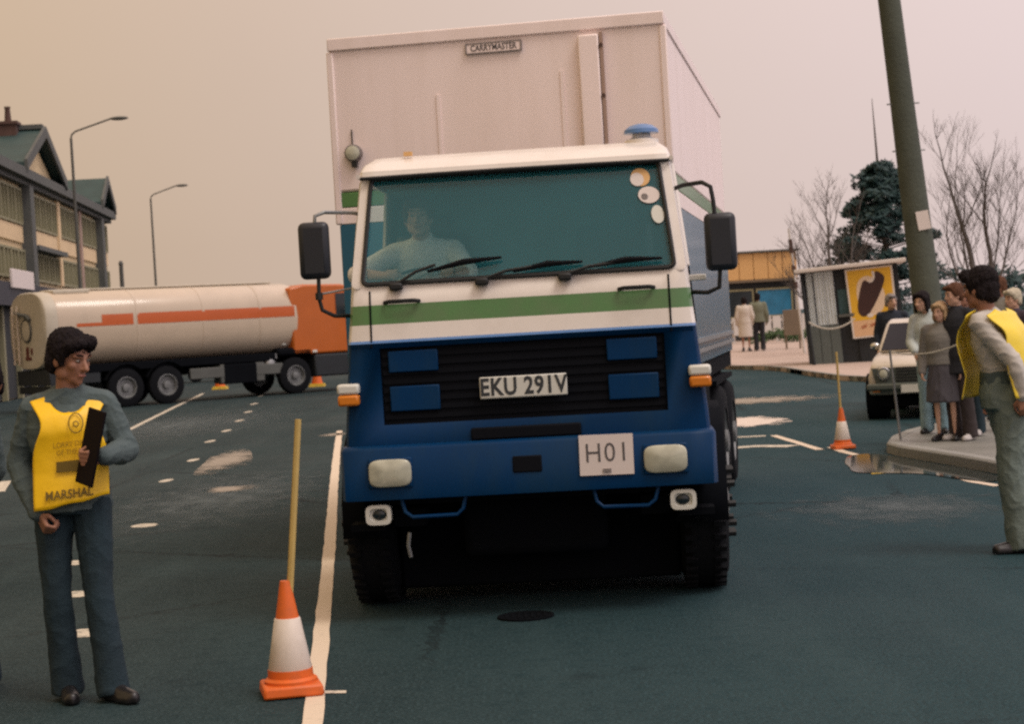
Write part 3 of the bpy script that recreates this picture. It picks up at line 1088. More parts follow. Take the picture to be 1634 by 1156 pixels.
# ------------------------------------------------------------------ shop with the orange fascia
shop = thing('low_shop', 'low pale shop with a peach panelled fascia and a blue window', 'building', (8.5, 75, .45))
part('wall', M['shop_wall'], shop, lambda b: b.bx(4.0, 11.5, 75, 82, .4, 3.92), bevel=.02)
part('roof_edge', M['building_dark'], shop, lambda b: b.bx(3.9, 11.65, 74.6, 82.1, 3.925, 4.0))
for i in range(13):
    part('fascia_panel', M['fascia_orange'], shop, lambda b: b.bx(4.05 + i * .575, 4.05 + i * .575 + .555, 74.72, 74.995, 2.86, 3.92), bevel=.01)
part('fascia_edge', M['brown_board'], shop, lambda b: b.bx(4.0, 11.55, 74.68, 74.995, 2.76, 2.855))
part('shop_front', M['kiosk_dark'], shop, lambda b: b.bx(4.1, 11.4, 74.9, 74.995, .5, 2.75))
for i, (x0, x1, m) in enumerate([(4.3, 6.0, 'dark_glass'), (6.1, 7.9, 'dark_glass'), (8.0, 9.75, 'dark_glass'), (9.85, 11.3, 'blue_window')]):
    fr = part('shop_window', M['win_frame'], shop, lambda b: [b.bx(*q) for q in ((x0, x0 + .06, 74.8, 74.895, 1.35, 2.5), (x1 - .06, x1, 74.8, 74.895, 1.35, 2.5), (x0 + .06, x1 - .06, 74.8, 74.895, 1.35, 1.42), (x0 + .06, x1 - .06, 74.8, 74.895, 2.43, 2.5))], smooth=False)
    part('pane', M[m], fr, lambda b: b.bx(x0 + .06, x1 - .06, 74.83, 74.87, 1.42, 2.43))
# white rail, hedge strip, brown board and pole in front of it
rl = thing('white_fence', 'white boarded fence in front of the blue shop window', 'fence', (9.9, 69, .45))
for i in range(9):
    part('fence_board', M['white_rail'], rl, lambda b: b.bx(8.2 + i * .36, 8.2 + i * .36 + .3, 69, 69.04, .75 + .02 * (i % 3), 1.4 + .03 * (i % 2)))
part('rail', M['white_rail'], rl, lambda b: (b.bx(8.1, 11.4, 69.045, 69.09, .85, .95), b.bx(8.1, 11.4, 69.045, 69.09, 1.2, 1.3)))
for x in (8.2, 9.8, 11.3):
    part('post', M['white_rail'], rl, lambda b: b.bx(x - .05, x + .05, 69.095, 69.19, .4, 1.4))
hs = MB()
rnd = random.Random(77)
leaf_cloud(hs, [((8.6 + .12 * i, 66.5 + rnd.uniform(-.3, .3), .5 + rnd.uniform(.02, .3)), .25) for i in range(26)], 40, .07, rnd)
hg = hs.build('grass_strip', M['grass'], smooth=False)
tag(hg, 'strip of rough green grass at the foot of the white fence', 'grass', kind='stuff')
bb = thing('notice_board', 'brown boarded panel on legs left of the kiosk', 'board', (9.1, 60, .3))
part('panel', M['brown_board'], bb, lambda b: b.bx(8.72, 9.3, 60, 60.05, .78, 1.6), bevel=.01)
part('leg', M['brown_board'], bb, lambda b: b.bx(8.76, 8.82, 60.055, 60.1, .28, 1.5))
part('leg', M['brown_board'], bb, lambda b: b.bx(9.2, 9.26, 60.055, 60.1, .28, 1.5))
sp = thing('sign_pole', 'thin pale pole with two dark bands left of the kiosk roof', 'pole', (9.0, 57.8, .2))
part('shaft', M['white_rail'], sp, lambda b: b.tube([(9.0, 57.8, .2), (8.72, 57.8, 4.1)], [.04, .035], 8))
for z, h in ((3.55, .42), (2.82, .26), (2.35, .2)):
    x = 9.0 - .28 * (z - .2) / 3.9
    part('dark_band', M['brick_red'], sp, lambda b: b.cyl((x + .012, 57.8, z - h / 2), (x - .012, 57.8, z + h / 2), .062, None, 8))

# far end of the road: pale parked van beyond the tanker's belly
van = thing('parked_van', 'pale van parked far off, glimpsed under the belly of the tanker', 'van', (-12.3, 78, 0))
part('body', M['cab_white'], van, lambda b: b.loft([[Vector((-13.6 + x, y, z)) for x, z in ((0, .35), (0, 1.9), (1.9, 1.95), (2.5, 1.1), (3.2, 1.0), (3.25, .35))] for y in (77.2, 78.8)]), bevel=.08)
part('side_window', M['dark_glass'], van, lambda b: b.bx(-12.6, -11.75, 77.16, 77.196, 1.2, 1.75), bevel=.02)
for x in (-13.0, -11.0):
    part('wheel', M['rubber'], van, lambda b: b.lathe((x, 77.1, .33), [(.2, 0), (.32, .02), (.33, .1), (.32, .2), (.2, .22)], 'Y', 18))

# ================================================================== LORRY
YAW = R(3.5)
TX, TY = .114, 11.46
lorry = thing('lorry', 'blue white and green lorry head-on with a tall white box body', 'lorry', (TX, TY, 0), -YAW)
TF = Matrix.Translation((TX, TY, 0)) @ Matrix.Rotation(-YAW, 4, 'Z')     # cab frame: x to the picture's right, y to the rear
BXF = Matrix.Translation((0.0, 13.25, 0)) @ Matrix.Rotation(R(-9.8), 4, 'Z')   # box frame: origin under the middle of its front


def tp(name, material, fn, parent=lorry, xf=TF, **kw):
    return part(name, material, parent, fn, xf, **kw)


# --- cab shell, lofted from rings; painted bands, open windscreen and door windows
LV = [  # z, half width, front y, material index (0 blue 1 pale blue 2 white 3 green)
    (.86, 1.03, -.915, 0), (1.0, 1.032, -.92, 0), (1.12, 1.025, -.925, 0), (1.555, .985, -.925, 0), (1.585, .983, -.945, 1),
    (1.6, .982, -.925, 2), (1.69, .973, -.91, 3), (1.8, .964, -.893, 2), (1.918, .955, -.872, 2), (2.53, .9, -.64, 2),
    (2.545, .9, -.67, 2), (2.575, .897, -.66, 2), (2.62, .885, -.56, 2), (2.672, .84, -.38, 2), (2.7, .7, -.1, 2), (2.705, .45, .2, 2)]
XG = .80
YR = .86


def ring(z, w, f):
    r = .075
    roof = max(0, z - 2.6) * 3
    yr = YR - roof * .3
    half = [(w, yr), (w, .52), (w, f + .16), (w, f + r), (w - r * .08, f + r * .55), (w - r * .3, f + r * .2), (w - r, f), (min(XG, w - r - .01), f)]
    right = [Vector((x, y, z)) for x, y in half]
    left = [Vector((-x, y, z)) for x, y in half]
    return left + right[::-1]


cab = MB(TF)
rings = [ring(z, w, f) for z, w, f, m in LV]
n = len(rings[0])
cab.add([p for r in rings for p in r], [])
for i in range(len(rings) - 1):
    z0, z1 = LV[i][0], LV[i + 1][0]
    for j in range(n):
        k = (j + 1) % n
        if abs(z0 - 1.918) < .001 and 6 <= j <= 8:
            continue                      # windscreen
        if abs(z0 - 1.918) < .001 and (j == 1 or j == 13):
            continue                      # door windows
        if abs(z0 - 1.12) < .001 and j == 7:
            continue                      # grille
        cab.f.append([i * n + j, i * n + k, (i + 1) * n + k, (i + 1) * n + j])
        cab.mi.append(LV[i][3])
b0 = (len(rings) - 1) * n
cab.f.append([b0 + j for j in range(n)])
cab.mi.append(2)
shell = cab.build('cab', [M['cab_blue'], M['light_blue'], M['cab_white'], M['cab_green']], lorry, angle=28)
sol = shell.modifiers.new('skin', 'SOLIDIFY')
sol.thickness = .03
sol.offset = -1
# panel seams, drip rail
for s in (-1, 1):
    tp('panel_seam', M['chassis'], lambda b: b.tube([(s * .842, -.948, 1.56), (s * .842, -.926, 1.61), (s * .842, -.898, 1.79), (s * .842, -.88, 1.88)], .0055, 5))
    tp('door_seam', M['chassis'], lambda b: b.tube([(s * .987, -.72, 1.6), (s * .964, -.7, 1.92)], .006, 5))
    tp('drip_rail', M['cab_white'], lambda b: b.tube([(s * .9, -.66, 2.548), (s * .91, -.2, 2.56), (s * .91, .8, 2.56)], .014, 6))
tp('visor_lip', M['black'], lambda b: b.tube([(-.885, -.672, 2.534), (-.45, -.678, 2.537), (0, -.68, 2.538), (.45, -.678, 2.537), (.885, -.672, 2.534)], .011, 6))
tp('floor_pan', M['chassis'], lambda b: b.bx(-.98, .98, -.84, .82, 1.08, 1.14))
tp('cab_back', M['cab_lining'], lambda b: b.bx(-.94, .94, .79, .825, 1.145, 2.5))
tp('dashboard', M['black'], lambda b: b.box((0, -.6, 1.72), (1.78, .38, .34), Matrix.Rotation(R(8), 3, 'X')), bevel=.05)
tp('headlining', M['cab_lining'], lambda b: b.bx(-.83, .83, -.52, .78, 2.5, 2.525))
for x in (-.6, .55):
    st = tp('seat', M['black'], lambda b: (b.box((x, .12, 1.55), (.5, .5, .16)), b.box((x, .42, 1.92), (.48, .14, .66), Matrix.Rotation(R(-8), 3, 'X'))), bevel=.05)
    tp('headrest', M['black'], lambda b: b.box((x, .47, 2.3), (.28, .1, .14)), st, bevel=.03)
tp('steering_wheel', M['black'], lambda b: (b.tube([(-.6 + .22 * math.cos(a * .2618), -.36 + .09 * math.sin(a * .2618), 1.88 + .13 * math.sin(a * .2618)) for a in range(25)], .011, 6), b.cyl((-.6, -.36, 1.88), (-.6, -.55, 1.7), .03, None, 8)))

# --- windscreen
def ws(u, v, off=0.0):
    """point on the windscreen: u -1..1 across, v 0..1 up"""
    w = .88 + (.825 - .88) * v
    y = -.872 + (.232) * v
    return Vector((u * w, y - off * .935, 1.918 + .612 * v + off * .35))


def corner_pts(r=.055):
    pts = []
    for cu, cv, a0 in ((1, 0, -90), (1, 1, 0), (-1, 1, 90), (-1, 0, 180)):
        for k in range(5):
            a = R(a0 + 22.5 * k)
            u = cu * (1 - r * .66) + r * .66 * math.cos(a)
            v = (r if cv == 0 else 1 - r) + r * math.sin(a)
            pts.append((u, v))
    return pts


cp = corner_pts()
tp('windscreen', M['windscreen'], lambda b: b.add([ws(u, v, -.008) for u, v in cp], [tuple(range(len(cp)))]), smooth=False)
tp('windscreen_seal', M['black'], lambda b: b.tube([ws(u * 1.002, v, .006) for u, v in cp + cp[:1]], .014, 6))
tp('windscreen_surround', M['cab_white'], lambda b: b.loft([[ws(u * 1.015, -.012 + v * 1.024, .0) for u, v in cp], [ws(u * 1.075, -.03 + v * 1.06, -.006) for u, v in cp]], cap=False))
for i, (u, v, rw, rh, m) in enumerate([(.865, .865, .056, .056, 'fascia_orange'), (.84, .845, .04, .042, 'card'), (.905, .69, .062, .052, 'card'), (.875, .675, .02, .02, 'hair_grey'), (.945, .5, .036, .056, 'plate')]):
    o = tp('windscreen_sticker', M[m], lambda b: b.add([ws(u + rw / .86 * math.cos(a * .3142), v + rh / .65 * math.sin(a * .3142), -.003 + .0015 * i) for a in range(20)], [tuple(range(20))]), smooth=False)
    if i == 0:
        o['label'] = 'round orange windscreen sticker'
for sx, ex, ev, bx0, bx1, bv0, bv1 in ((-.78, -.53, .13, -.58, -.1, .075, .17), (-.23, .1, .06, -.03, .42, .03, .085), (.3, .62, .05, .46, .93, .03, .075)):
    w = tp('wiper', M['black'], lambda b: b.tube([ws(sx, -.03, .03), ws((sx + ex) / 2, ev * .55, .04), ws(ex, ev, .035)], .009, 6))
    tp('wiper_blade', M['rubber'], lambda b: b.tube([ws(bx0, bv0, .028), ws((bx0 + bx1) / 2, (bv0 + bv1) / 2 + .02, .034), ws(bx1, bv1, .024)], [.008, .019, .007], 6), w)
    tp('spindle', M['black'], lambda b: (b.box(ws(sx, -.045, .022), (.075, .045, .04)),), w, bevel=.01)
for s in (-1, 1):
    if s > 0:                          # the driver has wound his window down
        tp('side_window', M['side_glass'], lambda b: b.add([(s * .948, -.7, 1.925), (s * .948, .515, 1.925), (s * .897, .515, 2.525), (s * .897, -.48, 2.525)], [(0, 1, 2, 3)]), smooth=False)
    tp('window_frame', M['cab_white'], lambda b: (b.tube([(s * .952, -.68, 1.925), (s * .9, -.47, 2.525)], .022, 6), b.tube([(s * .95, -.3, 1.925), (s * .898, -.3, 2.525)], .012, 6)))
    tp('door_handle', M['chrome'], lambda b: b.box((s * .985, .35, 1.66), (.03, .16, .035)), bevel=.008)
    tp('grab_handle', M['black'], lambda b: b.tube([(s * .66 - .1, -.905, 1.81), (s * .66 - .07, -.935, 1.815), (s * .66 + .07, -.935, 1.815), (s * .66 + .1, -.905, 1.81)], .012, 6))

# --- grille with its blue vent panels
tp('grille', M['grille'], lambda b: (b.bx(-.8, .8, -.9, -.87, 1.12, 1.556), [b.bx(-.79, .79, -.909, -.902, 1.15 + .05 * i, 1.175 + .05 * i) for i in range(9)]))
for s in (-1, 1):
    for z0, z1 in ((1.415, 1.535), (1.195, 1.335)):
        xa, xb = (.475, .755)
        tp('vent_panel', M['cab_blue'], lambda b: b.bx(min(s * xa, s * xb), max(s * xa, s * xb), -.924, -.9, z0, z1), bevel=.006)
tp('lower_slot', M['grille'], lambda b: b.box((.0, -.932, 1.045), (.62, .02, .07)), bevel=.01)
# --- number plate
pl8 = tp('number_plate', M['plate'], lambda b: b.box((.0, -.953, 1.30), (.49, .014, .122)), bevel=.01)
lettering('EKU 291V', .136, lambda p: TF @ Vector((p[0], -.9612 + p[1], 1.30 + p[2])), 'plate_lettering', M['ink'], pl8, bold=.0036, sx=.8, space=1.07)
# --- bumper
def bumper(b):
    rr = []
    for x, y in ((-1.055, -.72), (-1.055, -.93), (-1.03, -.99), (-.9, -1.0), (0, -1.006), (.9, -1.0), (1.03, -.99), (1.055, -.93), (1.055, -.72)):
        rr.append([Vector((x, y, .705)), Vector((x, y - (.0 if abs(x) > 1.04 else .004), .73)), Vector((x, y - (.0 if abs(x) > 1.04 else .004), .985)), Vector((x * .99, y + .02, 1.007)), Vector((x * .95, y + .12, 1.008)), Vector((x * .95, y + .12, .705))])
    b.loft(rr)
bump = tp('bumper', M['cab_blue'], bumper, angle=50)
for x in (-.768, .768):
    bz = tp('headlight', M['cab_blue'], lambda b: b.box((x, -1.01, .857), (.248, .02, .168)), bevel=.009)
    sq = []
    for k in range(32):
        a = 2 * math.pi * k / 32
        c_, s_ = math.cos(a), math.sin(a)
        sq.append((math.copysign(abs(c_) ** .45, c_), math.copysign(abs(s_) ** .5, s_)))
    tp('lens', M['lamp_glass'], lambda b: b.loft([[Vector((x + a * .12, -1.024, .857 + c * .077)) for a, c in sq], [Vector((x + a * .12, -1.03, .857 + c * .077)) for a, c in sq], [Vector((x + a * .112, -1.036, .857 + c * .07)) for a, c in sq], [Vector((x + a * .02, -1.042, .857 + c * .012)) for a, c in sq]]), bz, angle=60)
    s = 1 if x > 0 else -1
    fx = s * .855
    fl = tp('fog_lamp', M['plate'], lambda b: b.loft([[Vector((fx + a * .07, -.9, .62 + c * .055)) for a, c in sq], [Vector((fx + a * .072, -.975, .62 + c * .056)) for a, c in sq], [Vector((fx + a * .05, -.976, .62 + c * .037)) for a, c in sq], [Vector((fx + a * .045, -.955, .62 + c * .033)) for a, c in sq]]), angle=50)
    tp('lens', M['dark_glass'], lambda b: b.ell((fx - s * .004, -.958, .62), (.04, .012, .03)), fl)
    tp('step_bar', M['cab_blue'], lambda b: b.tube([(s * .36, -.96, .7), (s * .375, -.975, .635), (s * .41, -.98, .603), (s * .66, -.98, .6), (s * .7, -.975, .63), (s * .72, -.96, .7)], .011, 8))
    ind = tp('indicator', M['plate'], lambda b: b.box((s * .985, -.925, 1.335), (.125, .12, .06)), bevel=.015)
    ind['label'] = 'indicator lamp with a white upper and an amber lower lens'
    tp('amber_lens', M['amber'], lambda b: b.box((s * .985, -.93, 1.272), (.12, .12, .062)), ind, bevel=.014)
    # mirrors
    mx_, mz_ = (1.145, 2.045) if s > 0 else (1.145, 2.13)
    mh = tp('mirror', M['mirror_back'], lambda b: b.box((s * mx_, -.86, mz_), (.178, .07, .325)), bevel=.035, seg=3)
    tp('mirror_glass', M['chrome'], lambda b: b.bx(s * mx_ - .075, s * mx_ + .075, -.822, -.819, mz_ - .145, mz_ + .145), mh)
    if s < 0:
        tp('mirror_arm', M['steel'], lambda b: b.tube([(-.9, -.6, 2.335), (-.95, -.66, 2.345), (-1.08, -.85, 2.345), (-1.13, -.87, 2.325), (-1.135, -.865, 2.28)], .011, 7), mh)
        tp('mirror_arm', M['black'], lambda b: b.tube([(-1.13, -.865, 1.98), (-1.135, -.865, 1.86), (-1.12, -.86, 1.79), (-1.06, -.82, 1.755), (-.965, -.72, 1.75)], .012, 7), mh)
        tp('mirror_arm', M['steel'], lambda b: b.tube([(-1.135, -.865, 1.88), (-.96, -.7, 1.91)], .006, 6), mh)
        tp('clamp', M['black'], lambda b: b.cyl((-1.133, -.865, 1.85), (-1.133, -.865, 1.89), .022, None, 8), mh)
    else:
        tp('mirror_arm', M['black'], lambda b: b.tube([(.9, -.6, 2.37), (.96, -.68, 2.385), (1.06, -.82, 2.385), (1.105, -.855, 2.355), (1.115, -.86, 2.28), (1.12, -.86, 2.19)], .013, 7), mh)
        tp('mirror_arm', M['black'], lambda b: b.tube([(1.135, -.86, 1.9), (1.125, -.85, 1.79), (1.06, -.8, 1.765), (.96, -.7, 1.775)], .013, 7), mh)
        tp('mirror_bracket', M['plate'], lambda b: b.box((1.0, -.72, 1.855), (.12, .03, .035)), mh, bevel=.008)
tp('tow_pin_slot', M['grille'], lambda b: b.box((.0, -1.008, .868), (.165, .016, .095)), bevel=.012)
# --- competition number card
cardo = tp('number_card', M['card'], lambda b: b.box((.442, -1.014, .896), (.3, .008, .225), Matrix.Rotation(R(.6), 3, 'Y')))
lettering('H01', .152, lambda p: TF @ Vector((.446 + p[0], -1.0188 + p[1], .904 + p[2])), 'card_lettering', M['thin_ink'], cardo, bold=-.0006, sx=.9, space=1.12)
tp('clip', M['hair_grey'], lambda b: b.box((.442, -1.02, .808), (.045, .006, .022)), cardo)
# --- roof beacon
bc = tp('beacon', M['cab_white'], lambda b: b.lathe((.745, -.25, 2.66), [(.1, 0), (.1, .035), (.06, .05), (.05, .075)], n=16))
tp('beacon_dome', M['light_blue'], lambda b: b.lathe((.745, -.25, 2.735), [(.06, -.004), (.105, 0), (.1, .022), (.07, .045), (.03, .056)], n=20), bc)
tp('roof_bracket', M['fascia_orange'], lambda b: b.box((-.63, -.42, 2.685), (.05, .03, .025)))

# --- running gear
def wheel(x, y, side, twin=False, nm='wheel', r=.505, w=.28):
    s = side
    wv = MB(TF)
    prof = [(.3, -w / 2), (.42, -w / 2), (r - .03, -w / 2 + .03), (r, -w / 2 + .06), (r, w / 2 - .06), (r - .03, w / 2 - .03), (.42, w / 2), (.3, w / 2)]
    wv.tyre((x, y, r), prof, 'X', 36)
    for k in range(40):
        a = 2 * math.pi * k / 40
        for t_ in (-1, 1):
            wv.box((x + t_ * .085, y + math.cos(a) * r, r + math.sin(a) * (r - .004)), (.07, .035, .03), Matrix.Rotation(a, 3, 'X'))
    t = wv.build(nm, M['rubber'], lorry)
    tp('rim', M['rim'], lambda b: b.lathe((x + s * .06, y, r), [(.3, -.1), (.3, s * .06 + .001), (.27, s * .065), (.25, s * -.02), (.12, s * -.03), (.11, s * .1), (.05, s * .11)], 'X', 28), t)
    tp('wheel_stud', M['black'], lambda b: [b.cyl((x + s * .12, y + .2 * math.cos(k * .628), r + .2 * math.sin(k * .628)), (x + s * .2, y + .2 * math.cos(k * .628), r + .2 * math.sin(k * .628)), .022, None, 6) for k in range(10)], t)
    return t


for s in (-1, 1):
    wheel(s * .985, 0, s)
    def arch(b):
        pts0, pts1 = [], []
        for k in range(11):
            a = R(-5 + 19 * k)
            pts0.append(Vector((s * .82, -.6 * math.cos(a), .505 + .6 * math.sin(a))))
            pts1.append(Vector((s * 1.12, -.6 * math.cos(a), .505 + .6 * math.sin(a))))
        vs_ = pts0 + pts1
        nn_ = len(pts0)
        b.add(vs_, [(i, i + 1, nn_ + i + 1, nn_ + i) for i in range(nn_ - 1)])
    ma = tp('mudguard', M['chassis'], arch)
    mo = ma.modifiers.new('skin', 'SOLIDIFY'); mo.thickness = .015
    tp('mud_flap', M['rubber'], lambda b: b.bx(s * .97 - .2, s * .97 + .2, .62, .635, .2, .62))
tp('front_axle', M['chassis'], lambda b: (b.tube([(-.85, 0, .5), (-.6, 0, .4), (.6, 0, .4), (.85, 0, .5)], .07, 8), b.bx(-.8, -.62, -.7, 1.0, .52, .62), b.bx(.62, .8, -.7, 1.0, .52, .62)))
tp('engine_sump', M['chassis'], lambda b: b.bx(-.42, .42, -.55, 1.1, .3, 1.05), bevel=.05)
tp('front_light_blocker', M['chassis'], lambda b: b.bx(-.84, .84, -.2, -.14, .09, 1.06), bevel=.02)  # added full-width panel, keeps the ground under the cab dark
tp('back_light_blocker', M['chassis'], lambda b: b.bx(-1.12, 1.12, .68, .72, .1, 1.05))  # added sheet behind the front wheels, blocks light coming through underneath
tp('transmission', M['chassis'], lambda b: b.bx(-.7, .7, 1.2, 1.75, .2, .9), bevel=.05)
tp('inner_valance', M['chassis'], lambda b: b.bx(-.95, .95, -.84, -.825, .66, 1.1))
tp('tow_hook', M['steel'], lambda b: b.tube([(-.7, -.85, .5), (-.71, -.86, .43), (-.7, -.85, .36)], .012, 6))
tp('chassis_rail', M['chassis'], lambda b: (b.bx(-.5, -.38, -.7, 2.1, .72, .96), b.bx(.38, .5, -.7, 2.1, .72, .96)))
for s in (-1, 1):
    tp('fuel_tank', M['chassis'], lambda b: b.bx(s * .8 - .26, s * .8 + .26, .9, 1.7, .36, .9), bevel=.08)
    tp('cab_step', M['chassis'], lambda b: b.bx(s * .93 - .1, s * .93 + .1, -.86, -.66, .52, .56))

# --- box body (steered at a slight angle to the cab)
W2 = 1.19
L_ = 6.6
def bp(name, m, fn, parent=lorry, **kw):
    return part(name, m, parent, fn, BXF, **kw)


box = bp('box_body', M['box_white'], lambda b: b.bx(-W2, W2, 0, L_, 2.66, 3.74), bevel=.02)
for z0, z1, m, nm in ((2.55, 2.655, 'cab_green', 'green_band'), (2.43, 2.547, 'box_white', 'white_band'), (1.25, 2.427, 'box_blue', 'blue_panel')):
    bp(nm, M[m], lambda b: b.bx(-W2, W2, 0.001, L_, z0, z1), box, bevel=.006)
bp('top_rail', M['box_white'], lambda b: b.bx(-W2 - .012, W2 + .012, -.022, L_ + .01, 3.665, 3.755), box, bevel=.008)
for s in (-1, 1):
    bp('corner_post', M['box_white'], lambda b: b.bx(s * W2 - .025, s * W2 + .025, -.012, .045, 2.43, 3.66), box, bevel=.01)
bp('duct', M['box_white'], lambda b: b.bx(.60, .745, -.055, -.003, 2.7, 3.63), box, bevel=.012)
bp('duct_edge', M['pink_wall'], lambda b: b.bx(.75, .772, -.05, -.003, 2.7, 3.64), box)
for z in (3.55, 3.2, 2.85):
    bp('duct_bolt', M['brick_red'], lambda b: b.cyl((.761, -.05, z), (.761, -.06, z), .014, None, 8), box)
for x in (-.42, .47):
    bp('panel_joint', M['box_white'], lambda b: b.bx(x - .012, x + .012, -.008, -.0005, 2.66, 3.4 if x > 0 else 3.3), box)
np_ = bp('name_plate', M['hair_grey'], lambda b: b.box((.0, -.014, 3.60), (.385, .012, .07)), box)
np_.data.materials[0] = M['box_white']
lettering('CARRYMASTER', .062, lambda p: BXF @ Vector((p[0], -.0215 + p[1], 3.60 + p[2])), 'plate_lettering', M['thin_ink'], np_, bold=.0012, sx=.78)
def plate_edge(b):
    for x0, x1, z0, z1 in ((-.2, .2, 3.562, 3.57), (-.2, .2, 3.63, 3.638), (-.2, -.19, 3.57, 3.63), (.19, .2, 3.57, 3.63)):
        b.bx(x0, x1, -.024, -.006, z0, z1)
bp('plate_border', M['hair_grey'], plate_edge, np_)
lp = bp('roof_lamp', M['hair_grey'], lambda b: b.lathe((-1.05, -.002, 2.93), [(.062, 0), (.062, -.05), (.05, -.058)], 'Y', 22), box)
bp('lens', M['lamp_glass'], lambda b: b.lathe((-1.05, -.058, 2.93), [(.052, .005), (.05, -.008), (.025, -.018)], 'Y', 20), lp)
bp('lamp_stem', M['black'], lambda b: (b.box((-1.045, -.03, 2.855), (.035, .05, .05)), b.cyl((-1.06, -.01, 2.995), (-1.06, -.01, 3.1), .005, None, 6)), lp)
bp('box_floor', M['chassis'], lambda b: b.bx(-W2 + .02, W2 - .02, .02, L_ - .02, 1.1, 1.245))
for s in (-1, 1):
    bp('side_skirt', M['chassis'], lambda b: b.bx(s * (W2 - .035) - .025, s * (W2 - .035) + .025, .1, 2.9, .42, 1.095))
for z in (1.34, 1.42):
    bp('side_rail', M['steel'], lambda b: b.bx(W2 + .004, W2 + .03, .1, L_ - .1, z, z + .035))
bp('rear_chassis_and_blockers', M['chassis'], lambda b: (b.bx(-.5, .5, .3, L_ - .1, .66, 1.09), b.bx(-1.1, 1.1, 2.4, 2.45, .1, 1.09), b.bx(-1.1, 1.1, 5.9, 5.95, .3, 1.09)))  # chassis plus two added full-width sheets that block light below the box
for s in (-1, 1):
    for y in (3.7, 4.95):
        wv = MB(BXF)
        r = .505
        for dx in (-.17, .17):
            wv.tyre((s * .95 + dx, y, r), [(.3, -.14), (.44, -.14), (r - .02, -.11), (r, -.07), (r, .07), (r - .02, .11), (.44, .14), (.3, .14)], 'X', 30)
        wo = wv.build('wheel', M['rubber'], lorry)
        bp('rim', M['rim'], lambda b: b.lathe((s * 1.15, y, r), [(.3, -.05), (.29, s * .1), (.24, s * .02), (.1, s * .02), (.1, s * .12), (.05, s * .13)], 'X', 24), wo)
    bp('mud_flap', M['rubber'], lambda b: b.bx(s * .93 - .28, s * .93 + .28, 5.6, 5.615, .2, .95))
    bp('rear_mudguard', M['chassis'], lambda b: b.bx(s * .93 - .3, s * .93 + .3, 3.1, 5.55, 1.02, 1.06))

# ================================================================== TANKER
DX, DY = .8, .6
near = Vector((-10.46, 50.98))
nrm = Vector((.6, -.8))
ctr = near - nrm * 1.2
KF = frame(ctr.x, ctr.y, DX, DY)       # x forward along the tanker, y to the far side
tanker = thing('tanker_lorry', 'cream fuel tanker with an orange stripe and orange cab parked across the road', 'tanker', (ctr.x, ctr.y, 0), math.atan2(DY, DX))


def kp(name, m, fn, parent=tanker, **kw):
    return part(name, m, parent, fn, KF, **kw)


TZ, TA, TB, TPW = 2.2, 1.22, 1.03, 3.0


def tsec(x, k=1.0, n=36, z=TZ):
    pts = []
    for i in range(n):
        a = 2 * math.pi * i / n
        c_, s_ = math.cos(a), math.sin(a)
        pts.append(Vector((x, TA * k * math.copysign(abs(c_) ** (2 / TPW), c_), z + TB * k * math.copysign(abs(s_) ** (2 / TPW), s_))))
    return pts


X0, X1 = -1.9, 5.75
tank = kp('tank', M['tank'], lambda b: b.loft([tsec(X0, .97), tsec(X0 + .08), tsec(X1 - .35), tsec(X1 - .1, .93), tsec(X1, .78)]), angle=50)


def tside(x, z, off):
    s_ = max(-1, min(1, (z - TZ) / TB))
    y = -TA * (1 - abs(s_) ** TPW) ** (1 / TPW)
    return Vector((x, y - off, z))


def stripe(x0, x1, z0, z1, zl0=None):
    def fn(b):
        nn_ = 6
        vs_, fs_ = [], []
        for i, x in enumerate((x0, x1)):
            for k in range(nn_ + 1):
                zz0 = z0 if i else (zl0 if zl0 is not None else z0)
                vs_.append(tside(x, zz0 + (z1 - zz0) * k / nn_, .006))
        fs_ = [(k, nn_ + 1 + k, nn_ + 2 + k, k + 1) for k in range(nn_)]
        b.add(vs_, fs_)
    return kp('stripe', M['tank_orange'], fn, tank)


stripe(-1.35, -.62, 2.24, 2.33)
stripe(-.62, .3, 2.24, 2.54)
stripe(.42, X1 - .4, 2.24, 2.54)
for x in (.4, 2.4, 4.2):
    kp('tank_band', M['tank'], lambda b: b.loft([[p for p in tsec(x, 1.006)], [p for p in tsec(x + .07, 1.006)]]), tank)
kp('walkway', M['tank_rear'], lambda b: (b.bx(X0 + .2, X1 - .6, -.3, .3, 3.24, 3.29), b.bx(X0 + .15, X0 + 1.2, -.7, .7, 3.16, 3.26)), tank, bevel=.02)
rear = kp('rear_cabinet', M['tank_rear'], lambda b: b.loft([tsec(X0 - .32, .985), tsec(X0 - .28, 1.012), tsec(X0 + .02, 1.015)]), angle=50)
kp('hatch_ring', M['lamp_post'], lambda b: b.tube([(X0 - .34, .05 + .3 * math.cos(a * .2618), 2.22 + .3 * math.sin(a * .2618)) for a in range(25)], .035, 6), rear)
kp('hatch', M['tank_rear'], lambda b: b.lathe((X0 - .33, .05, 2.22), [(.27, .02), (.27, -.03), (.1, -.05)], 'X', 24), rear)
def mark(b):
    b.bx(X0 - .335, X0 - .322, -.16, .24, 1.42, 1.5)
    b.bx(X0 - .335, X0 - .322, .0, .18, 1.5, 1.78)
    b.bx(X0 - .335, X0 - .322, -.26, -.14, 1.56, 1.74)
kp('red_emblem', M['logo_red'], mark, rear)
kp('hose_bracket', M['building_dark'], lambda b: (b.tube([(X0 - .36, .7, 2.72), (X0 - .4, .3, 2.66), (X0 - .38, -.1, 2.62), (X0 - .36, -.25, 2.5)], .05, 6), b.box((X0 - .36, .0, 2.6), (.06, .16, .1))), rear)
